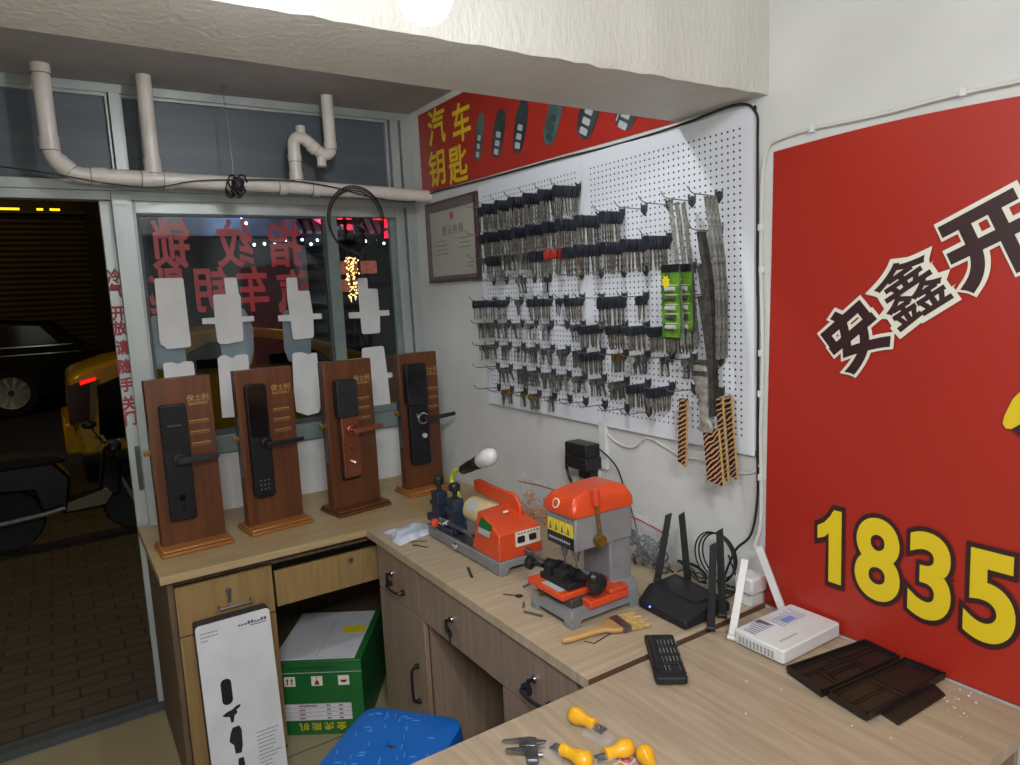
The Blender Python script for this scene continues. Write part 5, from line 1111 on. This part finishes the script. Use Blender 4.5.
# ---------------------------------------------------------------- on the floor
T = thing('lock_carton', 'tall white carton with black lock silhouettes leaning on the counter drawers', 'box', (-1.058, -0.735, 0.0)); T.rotation_euler = (-0.095, 0, 0.0)
bx_ = part('carton_body', MB().box(-0.112, 0.112, 0.003, 0.062, 0.002, 0.592), mat('black_carton', '#26272b', rough=0.5), T, bevel=0.006)
def fz(p): return p
part('white_front', MB().prism(rrect(-0.1125, 0.1125, 0.004, 0.590, 0.012), 0.0, 0.004, 'y'), M['paper'], T)
G = MB().prism(rrect(-0.060, -0.028, 0.322, 0.405, 0.015), -0.0008, 0.0, 'y')
part('printed_oval', G, M['black'], T)
sil = [[(-0.066, 0.292), (-0.050, 0.300), (-0.036, 0.302), (-0.022, 0.310), (-0.008, 0.312), (-0.010, 0.304), (-0.022, 0.298), (-0.020, 0.288), (-0.030, 0.282), (-0.034, 0.262), (-0.042, 0.262), (-0.044, 0.282), (-0.056, 0.286)],
       [(-0.048, 0.228), (-0.040, 0.245), (-0.020, 0.246), (-0.014, 0.232), (-0.016, 0.180), (-0.022, 0.158), (-0.040, 0.160), (-0.042, 0.190), (-0.054, 0.204)],
       [(-0.034, 0.142), (-0.018, 0.142), (-0.016, 0.120), (-0.018, 0.100), (-0.032, 0.098), (-0.036, 0.118)]]
for s_ in sil: part('printed_silhouette', MB().prism(s_, -0.0008, 0.0, 'y'), M['blackm'], T)
t = MB(); random.seed(17)
for r in range(13):
    for k in range(random.randint(5, 9)): t.box(0.030+0.0078*k, 0.030+0.0078*k+0.0055, -0.0006, 0, 0.20-0.0125*r, 0.20-0.0125*r+0.0028)
for r in range(3):
    for k in range(6+(r < 2)*1-(r == 2)*3): t.box(-0.100+0.0075*k, -0.100+0.0075*k+0.0052, -0.0006, 0, 0.562-0.012*r, 0.562-0.012*r+0.003)
for k in range(9): t.box(0.012+0.010*k, 0.012+0.010*k+0.008, -0.0006, 0, 0.556, 0.556+(0.010 if k in (3, 4, 7, 8) else 0.005))
t.box(0.048, 0.10, -0.0006, 0, 0.549, 0.552)
part('printed_lines', t, M['greyt'], T)

T = thing('green_carton', 'green cardboard carton with white top standing under the counter', 'box', (-0.640, -0.637, 0.0), -0.594)
W_, D_, H_ = 0.335, 0.395, 0.285
gb = part('carton_body', MB().box(-W_, 0, 0, D_, 0, H_), M['green'], T, bevel=0.002)
part('white_flap', MB().box(-W_+0.012, -W_/2-0.001, 0.012, D_-0.01, H_, H_+0.003), M['paper'], T)
part('white_flap', MB().box(-W_/2+0.001, -0.024, 0.012, D_-0.01, H_, H_+0.003), M['paper'], T)
part('lid_seam', MB().box(-W_-0.001, 0.001, -0.0015, 0.001, H_-0.045, H_-0.043), M['silver'], T)
F = lambda x, z_: frame((x, -0.0008, z_), (1, 0, 0), (0, 0, 1))
for k, x in enumerate((-0.262, -0.163, -0.066)):
    part('symbol_sticker', MB().box(x-0.020, x+0.020, -0.0018, 0, H_-0.094, H_-0.058), M['cream_w'], T)
    t = MB()
    if k == 0:
        for dx in (-0.008, 0.008): t.prism([(x+dx-0.006, H_-0.072), (x+dx, H_-0.063), (x+dx+0.006, H_-0.072), (x+dx+0.002, H_-0.072), (x+dx+0.002, H_-0.088), (x+dx-0.002, H_-0.088), (x+dx-0.002, H_-0.072)], -0.0024, -0.0018, 'y')
    elif k == 1: t.prism([(x-0.009, H_-0.090), (x+0.009, H_-0.090), (x+0.006, H_-0.076), (x+0.001, H_-0.072), (x+0.001, H_-0.065), (x+0.005, H_-0.062), (x-0.005, H_-0.062), (x-0.001, H_-0.065), (x-0.001, H_-0.072), (x-0.006, H_-0.076)], -0.0024, -0.0018, 'y')
    else: t.prism([(x-0.014, H_-0.074), (x+0.014, H_-0.074), (x+0.006, H_-0.084), (x-0.006, H_-0.084)], -0.0024, -0.0018, 'y')
    part('handling_symbol', t, M['redtxt'], T)
part('label_table', MB().box(-0.292, -0.045, -0.0018, 0, 0.058, 0.122), M['paper'], T)
t = MB()
for r in range(5): t.box(-0.292, -0.045, -0.0022, -0.0018, 0.058+0.016*r-0.0004, 0.058+0.016*r+0.0004)
for r in range(4):
    for (x, n_) in ((-0.215, 3 if r < 3 else 9), (-0.115, 2), (-0.070, 2)):
        for k in range(n_): t.box(x-0.02+0.0075*k, x-0.0145+0.0075*k, -0.0024, -0.0018, 0.063+0.016*r, 0.069+0.016*r)
part('table_print', t, mat('dark_red_print', '#6b2f3a', rough=0.6), T)
t = MB(); text_mb(t, '金虎能机', 0.032, F(-0.155, 0.032) @ Matrix.Rotation(PI, 4, 'Z'), bold=0.0, depth=0.0006, sx=1.2, spacing=1.35); part('yellow_lettering', t, M['yprint'], T)
t = MB()
for k in range(16): t.box(-0.262+0.0105*k, -0.262+0.0105*k+0.008, -0.0014, 0, H_-0.028, H_-0.020)
part('dark_lettering', t, mat('dark_green_print', '#12421f', rough=0.6), T)
part('yellow_black_sticker', MB().box(-0.115, -0.030, 0.20, 0.26, H_+0.003, H_+0.0036), M['ylabel'], T)

T = thing('plastic_stool', 'blue plastic stool with a hole in the middle of its seat', 'stool', (-0.838, -1.388, 0.0), math.atan2(-.201, .166))
def seat(u, v_): return None
b = MB(); outer = rrect(-0.145, 0.145, -0.145, 0.145, 0.045, 6); n = len(outer)
hole = [(0.014*math.cos(math.atan2(y, x)), 0.014*math.sin(math.atan2(y, x))) for x, y in outer]
top, rim, low = 0.452, 0.444, 0.405
rings = [[(x, y, 0.440) for x, y in hole], [(x, y, top-0.001) for x, y in [(p[0]*1.25, p[1]*1.25) for p in hole]], [(x*0.5, y*0.5, top-0.001) for x, y in outer], [(x*0.93, y*0.93, top) for x, y in outer], [(x*0.985, y*0.985, top-0.004) for x, y in outer], [(x, y, rim-0.006) for x, y in outer], [(x*1.02, y*1.02, low) for x, y in outer], [(x*0.98, y*0.98, low) for x, y in outer], [(x*0.95, y*0.95, rim-0.008) for x, y in outer], [(x, y, 0.440) for x, y in hole]]
vs = [p for r in rings for p in r]
b.add(vs, [(i*n+k, i*n+(k+1) % n, (i+1)*n+(k+1) % n, (i+1)*n+k) for i in range(len(rings)-1) for k in range(n)])
part('seat', b, M['blue'], T)
t = MB(); random.seed(14)
for i in range(46):
    x, y = random.uniform(-.12, .12), random.uniform(-.12, .12)
    if x*x+y*y < 0.0009: continue
    a = random.choice((0.3, 1.9)); l = 0.008
    t.hull([(x+l*math.cos(a)*i_-0.0012*math.sin(a)*j, y+l*math.sin(a)*i_+0.0012*math.cos(a)*j, z_) for i_ in (-1, 1) for j in (-1, 1) for z_ in (top-0.0012, top+0.0006)])
part('anti_slip_marks', t, mat('light_blue_scuffs', '#4f8ccb', rough=0.4), T)
for sx in (-1, 1):
    for sy in (-1, 1):
        part('leg', MB().hull([(sx*a_, sy*b_, 0.415) for a_ in (0.095, 0.135) for b_ in (0.095, 0.135)]+[(sx*a_, sy*b_, 0.0) for a_ in (0.135, 0.165) for b_ in (0.135, 0.165)]), M['blue'], T, bevel=0.004)
part('stretcher', MB().box(-0.145, 0.145, -0.150, -0.138, 0.16, 0.19).box(-0.145, 0.145, 0.138, 0.150, 0.16, 0.19).box(-0.150, -0.138, -0.145, 0.145, 0.16, 0.19).box(0.138, 0.150, -0.145, 0.145, 0.16, 0.19), M['blue'], T)
solo('small_carton', MB().box(-0.03, 0.03, -0.02, 0.02, 0, 0.05), mat('dark_scrap', '#4a2f24', '#2a2422', 30, rough=0.6), 'small dark reddish box on the floor at the foot of the white carton', 'box', (-1.20, -0.70, 0.0), 0.3, world=False, bevel=0.002)

# ---------------------------------------------------------------- outside, night street
GZ = -0.15
b = MB().add([(-9, 0.10, -0.03), (9, 0.10, -0.03), (9, 3.6, GZ), (-9, 3.6, GZ), (9, 4.3, GZ), (-9, 4.3, GZ)], [(0, 1, 2, 3), (3, 2, 4, 5)])
o = solo('paved_walk', b, M['paving'], None, None); del_ = [o.pop(k, None) for k in ('label', 'category')]; o['kind'] = 'structure'
o = solo('road', MB().box(-14, 14, 4.3, 16, GZ-0.1, GZ), M['asphalt'], None, None); o['kind'] = 'structure'
def tyre(par, x, y, z_, r, w, rimm, spokes=10, nm='wheel'):
    wl_ = part(nm, MB().lathe([(r*0.66, -w/2), (r*0.95, -w/2), (r, -w/4), (r, w/4), (r*0.95, w/2), (r*0.66, w/2)], (x, y, z_), (0, 1, 0), 28), M['rubber'], par, world=True)
    b = MB()
    for k in range(spokes):
        a = 2*PI*k/spokes; ca, sa = math.cos(a), math.sin(a)
        b.hull([(x+ca*q*r-sa*s_*r, y-w/2+dy, z_+sa*q*r+ca*s_*r) for q, s_ in ((0.08, 0.035), (0.08, -0.035), (0.64, 0.07), (0.64, -0.07)) for dy in (-0.004, 0.02)])
    b.lathe([(r*0.60, 0), (r*0.67, -0.006), (r*0.67, 0.02), (r*0.60, 0.02)], (x, y-w/2, z_), (0, 1, 0), 28)
    sub('rim', b, rimm, wl_, world=True)
    sub('hub', MB().lathe([(0.001, -0.012), (r*0.12, -0.01), (r*0.14, 0.02)], (x, y-w/2, z_), (0, 1, 0), 14), M['stripd'], wl_, world=True)
M['carblk'] = mat('black_car_paint', '#040405', rough=0.35, spec=0.15)
M['caryel'] = mat('taxi_yellow_paint', '#c9a50f', rough=0.22, coat=0.4)
M['carglass'] = mat('dark_car_glass', '#0a0c0d', rough=0.08)
M['rim'] = mat('alloy_rim', '#b9b9b9', rough=0.3, metal=0.7)
M['taill'] = mat('red_tail_light', '#3c0c10', rough=0.2)
def loft(poly, y0, y1, taper):
    # body shell: side profile widest at mid height, pulled in towards the roof
    zs = [p[1] for p in poly]; zl, zh = min(zs), max(zs); yc = (y0+y1)/2
    def w_(z_): f = max(0, (z_-zl)/(zh-zl)-0.55)/0.45; return 1-taper*f
    b = MB(); n = len(poly); k = [(0.0, 0.93), (0.05, 1.0), (0.95, 1.0), (1.0, 0.93)]
    cx = sum(p[0] for p in poly)/n; cz = sum(zs)/n; vs = []
    for t_, sc in k:
        for x, z_ in poly:
            y = yc+(y0+(y1-y0)*t_-yc)*w_(z_); vs.append((cx+(x-cx)*(0.985 if sc < 1 else 1), y, cz+(z_-cz)*(0.97 if sc < 1 else 1)))
    fs = [list(range(n))[::-1], list(range(3*n, 4*n))]+[(i*n+j, i*n+(j+1) % n, (i+1)*n+(j+1) % n, (i+1)*n+j) for i in range(3) for j in range(n)]
    return b.add(vs, fs)
# black car across the road
T = thing('black_car', 'dark black car parked across the street, seen through the open door', 'car', (-2.8, 12.3, GZ))
pr = [(-0.78, 0.12), (-0.66, 0.45), (-0.70, 0.90), (-0.95, 1.05), (-1.35, 1.42), (-2.2, 1.50), (-3.1, 1.44), (-3.8, 1.05), (-4.9, 0.88), (-5.1, 0.6), (-5.05, 0.12)]
bd = part('car_body', loft(pr, 11.5, 12.68, 0.16), M['carblk'], T, world=True, bevel=0.03)
for q in ([(-1.30, 1.05), (-1.55, 1.36), (-2.2, 1.42), (-2.2, 1.05)], [(-2.27, 1.05), (-2.27, 1.42), (-3.0, 1.37), (-3.45, 1.05)]): sub('side_window', MB().prism(q, 11.525, 11.56, 'y'), M['carglass'], bd, world=True)
sub('window_trim', MB().box(-3.4, -1.10, 11.49, 11.53, 1.015, 1.035).box(-3.2, -0.98, 11.475, 11.50, 0.885, 0.90).box(-1.0, -0.8, 11.475, 11.50, 0.60, 0.62), M['chrome'], bd, world=True, label='bright trim strips')
tyre(T, -2.06, 11.55, GZ+0.42, 0.40, 0.22, M['rim']); tyre(T, -4.5, 11.55, GZ+0.40, 0.40, 0.22, M['rim'])
# taxi
T = thing('yellow_taxi', 'yellow taxi parked outside behind the shop window', 'car', (0.6, 5.8, GZ))
pr = [(-1.30, 0.15), (-1.36, 0.55), (-1.33, 0.93), (-1.25, 0.98), (-0.96, 1.07), (-0.62, 1.12), (-0.24, 1.29), (0.30, 1.335), (0.80, 1.26), (1.25, 1.09), (1.75, 0.90), (2.7, 0.74), (2.95, 0.5), (2.95, 0.15)]
bd = part('car_body', loft(pr, 5.0, 6.6, 0.14), M['caryel'], T, world=True, bevel=0.03)
sub('side_window', MB().prism([(-0.42, 0.92), (-0.28, 1.07), (-0.05, 1.18), (0.30, 1.21), (0.36, 1.21), (0.36, 0.90)], 5.008, 5.06, 'y'), M['carglass'], bd, world=True)
sub('side_window', MB().prism([(0.42, 0.90), (0.42, 1.21), (0.75, 1.15), (1.15, 0.98), (1.30, 0.86)], 5.008, 5.06, 'y'), M['carglass'], bd, world=True)
sub('tail_light', MB().prism([(-1.365, 0.50), (-1.345, 0.86), (-1.20, 0.915), (-1.08, 0.90), (-1.16, 0.86), (-1.20, 0.50)], 4.985, 5.2, 'y'), M['taill'], bd, world=True, label='red tail light')
sub('lit_tail_lamp', MB().prism([(-1.24, 0.865), (-1.10, 0.90), (-1.10, 0.93), (-1.24, 0.905)], 4.975, 5.0, 'y'), mat('lit_tail', '#ff2a18', emit='#ff2214', estr=0.8), bd, world=True)
sub('dark_side_patch', MB().prism([(-1.13, 0.30), (-1.10, 0.84), (-0.78, 0.96), (-0.70, 0.30)], 4.992, 5.03, 'y'), M['carglass'], bd, world=True)  # dark patch on the rear flank, same material as the windows
sub('rear_bumper', MB().box(-1.42, -1.2, 5.05, 6.55, 0.18, 0.50), M['caryel'], bd, world=True, bevel=0.03)
sub('trim_strip', MB().hull([(-0.80, 4.985, 0.98), (-0.78, 4.985, 0.98), (-0.72, 4.985, 0.45), (-0.74, 4.985, 0.45), (-0.80, 5.02, 0.98), (-0.78, 5.02, 0.98), (-0.72, 5.02, 0.45), (-0.74, 5.02, 0.45)]), M['caryel'], bd, world=True)
tyre(T, -0.45, 5.12, GZ+0.31, 0.31, 0.2, M['rim'], 7); tyre(T, 2.1, 5.12, GZ+0.31, 0.31, 0.2, M['rim'], 7)
# electric scooter
M['scoot'] = mat('glossy_scooter_black', '#0c0c0d', rough=0.14, coat=0.6)
T = thing('electric_scooter', 'black electric scooter parked on the paving just outside the door', 'scooter', (-1.5, 3.2, GZ+0.02))
g = GZ+0.02; Y = 3.2
def ep(n_, b, m, **k): return part(n_, b, m, T, world=True, **k)
def swheel(x, r):
    w_ = ep('wheel', MB().lathe([(r*0.72, -.035), (r*0.93, -.04), (r, 0), (r*0.93, .04), (r*0.72, .035)], (x, Y, g+r), (0, 1, 0), 28), M['rubber'])
    b = MB()
    for k in range(12): a = 2*PI*k/12; b.cyl((x, Y-0.01, g+r), (x+r*0.75*math.cos(a), Y-0.01, g+r+r*0.75*math.sin(a)), 0.006, n=6)
    sub('spokes', b, M['rim'], w_, world=True)
swheel(-1.83, 0.23); swheel(-1.02, 0.22)
sh = ep('body_shell', MB().prism([(-2.0, 0.30), (-1.98, 0.46), (-1.80, 0.52), (-1.52, 0.50), (-1.42, 0.36), (-1.46, 0.14), (-1.62, 0.10), (-1.66, 0.30), (-1.90, 0.32)], Y-0.11, Y+0.11, 'y'), M['scoot'], bevel=0.02)
ep('seat', MB().prism([(-2.0, 0.47), (-1.96, 0.57), (-1.70, 0.57), (-1.48, 0.53), (-1.42, 0.49), (-1.55, 0.47)], Y-0.12, Y+0.12, 'y'), M['rubber'], bevel=0.03)
ep('footboard', MB().prism([(-1.50, 0.10), (-1.50, 0.17), (-1.26, 0.20), (-1.20, 0.25), (-1.16, 0.22), (-1.24, 0.10)], Y-0.13, Y+0.13, 'y'), M['scoot'], bevel=0.015)
ep('side_panel', MB().prism([(-1.47, 0.12), (-1.46, 0.185), (-1.20, 0.245), (-1.17, 0.20), (-1.22, 0.13)], Y-0.145, Y-0.13, 'y'), mat('lit_panel', '#6d6a52', rough=0.3), label='footboard side panel with yellow street light in its colour')  # olive tone paints the street light falling on this panel
ep('front_shield', MB().prism([(-1.26, 0.18), (-1.20, 0.50), (-1.14, 0.54), (-1.08, 0.40), (-1.12, 0.18)], Y-0.13, Y+0.13, 'y'), M['scoot'], bevel=0.02)
ep('front_fender', MB().prism([(-1.24, 0.22), (-1.16, 0.34), (-1.02, 0.37), (-0.88, 0.30), (-0.84, 0.20), (-0.90, 0.24), (-1.02, 0.30), (-1.14, 0.28)], Y-0.06, Y+0.06, 'y'), M['scoot'], bevel=0.01)
ep('fork', MB().cyl((-1.02, Y-0.06, g+0.22), (-1.17, Y-0.05, 0.50), 0.014, n=8), M['stripm'])
hb = ep('handlebar', MB().tube([(-1.24, Y-0.30, 0.58), (-1.20, Y-0.12, 0.60), (-1.17, Y, 0.57), (-1.18, Y+0.12, 0.60), (-1.22, Y+0.28, 0.58)], 0.012, 8), M['stripm'])
sub('mirror', MB().cyl((-1.20, Y-0.20, 0.60), (-1.26, Y-0.28, 0.74), 0.005, n=6).ball((-1.27, Y-0.30, 0.76), (0.05, 0.015, 0.03), 10), M['black'], hb, world=True)
sub('headlight', MB().lathe([(0.02, 0), (0.055, 0.03), (0.055, 0.06), (0.04, 0.075)], (-1.15, Y-0.03, 0.54), (1, -0.4, 0), 16), M['chrome'], hb, world=True)
ep('luggage_rack', MB().tube([(-1.95, Y-0.10, 0.56), (-2.10, Y-0.10, 0.60), (-2.10, Y+0.10, 0.60), (-1.95, Y+0.10, 0.56)], 0.01, 8), M['stripm'])
ep('exhaust_bar', MB().tube([(-2.0, Y-0.14, 0.10), (-1.6, Y-0.14, 0.13), (-1.48, Y-0.14, 0.15)], 0.018, 8), M['stripm'])

# buildings across the street
b = MB(); 
for k in range(34): b.prism([(12.995, 0.02+0.10*k), (12.965, 0.045+0.10*k), (12.965, 0.095+0.10*k), (12.995, 0.118+0.10*k)], -9, -0.62, 'x')
T = thing('shuttered_shop', 'dark shop front with closed brown roller shutter across the street', 'building', (-3, 13, GZ))
part('shop_wall', MB().box(-12, 0.2, 13.0, 13.6, GZ, 6.0).box(-0.62, -0.30, 12.9, 13.0, GZ, 4.2), mat('dark_brown_wall', '#4a4030', '#3c3427', 2, rough=0.8), T, world=True)
part('roller_shutter', b, mat('brown_shutter', '#55442f', rough=0.5), T, world=True)
part('shutter_box', MB().box(-9, -0.62, 12.7, 13.0, 3.38, 3.43), M['stripd'], T, world=True)
M['ystrip'] = mat('yellow_lamp', '#ffcc20', emit='#ffd21a', estr=1.6)
for x0, x1, lb in ((-3.2, -1.62, 'long yellow light tube above the closed shutter'), (-1.36, -1.26, 'short yellow lamp right of the long tube'), (-1.16, -1.0, 'rightmost short yellow lamp above the shutter')):
    solo('yellow_light_tube', MB().tube([(x0, 12.74, 3.453), (x1, 12.74, 3.453)], 0.022, 8), M['ystrip'], lb, 'lamp', ((x0+x1)/2, 12.74, 3.453), group='yellow lamps above the shutter')
T = thing('street_shop', 'dim shop building with ribbed awning across the street behind the window', 'building', (4, 10.4, GZ))
part('shop_wall', MB().box(0.3, 9.5, 10.6, 12, GZ, 6.0), mat('dark_blue_wall', '#2c3442', '#232a35', 2, rough=0.8), T, world=True)
b = MB()
for k in range(26): b.hull([(0.4+0.17*k+a_, y, z_+dz_) for a_ in (0, 0.09) for (y, z_) in ((9.7, 2.75), (10.6, 3.75)) for dz_ in (0, 0.05)])
aw = part('ribbed_awning', b, mat('pale_awning', '#8a95b8', rough=0.5), T, world=True)
sub('awning_sheet', MB().hull([(x, y, z_) for x in (0.4, 4.9) for (y, z_) in ((9.72, 2.73), (10.6, 3.70), (9.72, 2.75), (10.6, 3.72))]), mat('dark_awning', '#232838', rough=0.6), aw, world=True)
part('fascia', MB().box(0.2, 2.4, 9.6, 9.75, 2.7, 3.1).box(0.2, 2.6, 9.5, 9.6, 3.12, 3.5), mat('pale_fascia', '#5d6b85', '#3d4860', 3, rough=0.6), T, world=True)
part('lit_window', MB().box(3.45, 3.85, 10.56, 10.6, 2.05, 2.30).box(3.92, 4.25, 10.56, 10.6, 2.05, 2.30).box(3.45, 3.85, 10.56, 10.6, 1.70, 1.95), mat('pink_lit_window', '#a05a50', '#30302c', 14, rough=0.5, emit='#c06a55', estr=0.35), T, world=True)
part('pale_post', MB().box(2.62, 2.78, 10.4, 10.6, GZ, 2.6), mat('pale_post', '#8f9299', rough=0.6), T, world=True)
lamp('shop_glow', 'POINT', (2.9, 9.3, 3.0), 16, (0.55, 0.65, 1.0), 0.1)
lamp('shop_glow', 'POINT', (1.2, 9.2, 2.9), 8, (0.6, 0.7, 1.0), 0.1)
M['led'] = mat('white_blue_led', '#dfe8ff', emit='#c8d8ff', estr=9)
random.seed(19)
ledp = [(1.63, 2.545), (1.80, 2.56), (1.97, 2.55), (2.16, 2.62), (2.30, 2.60), (2.45, 2.63), (2.60, 2.55), (2.72, 2.62), (2.86, 2.58), (2.98, 2.61), (3.12, 2.58), (3.42, 2.60), (3.62, 2.60), (3.86, 2.60), (3.98, 2.56), (4.22, 2.54), (4.34, 2.50)]
for i, (x, z_) in enumerate(ledp):
    solo('string_light', MB().ball((x, 9.5, z_), 0.024, 8), M['led'], 'small white-blue light in the horizontal string across the street', 'light', (x, 9.5, z_), group='string of small lights across the street')
for i, (x, z_) in enumerate(((1.50, 3.10), (1.46, 3.0), (1.53, 2.90))):
    solo('string_light', MB().ball((x, 9.5, z_), 0.024, 8), M['led'], f'{["top", "middle", "lowest"][i]} white-blue light of the short vertical row left of the awning', 'light', (x, 9.5, z_), group='short vertical row of lights')
M['redneon'] = mat('red_lit_sign', '#ff2038', emit='#ff1a35', estr=2.2)
T = thing('red_lit_sign', 'bright red illuminated sign shapes seen behind the cable coil', 'sign', (3.6, 9.45, 2.8))
F = lambda x, z_: frame((x, 9.45, z_), (1, 0, 0), (0, 0, 1))
part('lit_shape', MB().prism([(3.10, 3.00), (3.12, 3.07), (3.34, 3.09), (3.36, 2.72), (3.24, 2.70), (3.24, 2.87), (3.16, 2.87)], 9.42, 9.46, 'y'), M['redneon'], T, world=True)
part('lit_shape', MB().prism([(3.78, 2.99), (3.80, 3.13), (3.92, 3.19), (4.06, 3.15), (4.10, 3.02), (4.08, 2.85), (3.98, 2.84), (3.98, 2.97)], 9.42, 9.46, 'y'), M['redneon'], T, world=True)
part('lit_shape', MB().prism([(3.98, 2.65), (4.10, 2.65), (4.10, 2.77), (3.98, 2.77)], 9.42, 9.46, 'y'), M['redneon'], T, world=True)
part('lit_shape', MB().prism([(2.62, 2.99), (2.98, 3.00), (2.98, 2.71), (2.90, 2.73), (2.82, 2.87)], 9.42, 9.46, 'y'), mat('dim_red_sign', '#b01030', emit='#d01838', estr=0.9), T, world=True)
part('sign_frame', MB().box(3.05, 4.15, 9.46, 10.6, 3.12, 3.16).box(2.6, 3.0, 9.46, 10.6, 3.0, 3.03), M['stripd'], T, world=True)
T = thing('lit_tree', 'tall stack of warm golden lights across the street right of the mullion', 'lights', (3.35, 9.6, GZ))
part('trunk', MB().cyl((3.35, 9.6, GZ), (3.33, 9.6, 2.3), 0.03, n=8), M['stripd'], T, world=True)
b = MB(); random.seed(23)
for k in range(120): zz_ = random.uniform(1.5, 2.32); b.ball((3.35+random.gauss(0, 0.055), 9.6+random.uniform(-.08, .08), zz_), random.uniform(.010, .02), 6)
part('golden_lights', b, mat('warm_lights', '#ffe0a0', emit='#ffcf80', estr=2.6), T, world=True, kind='stuff')
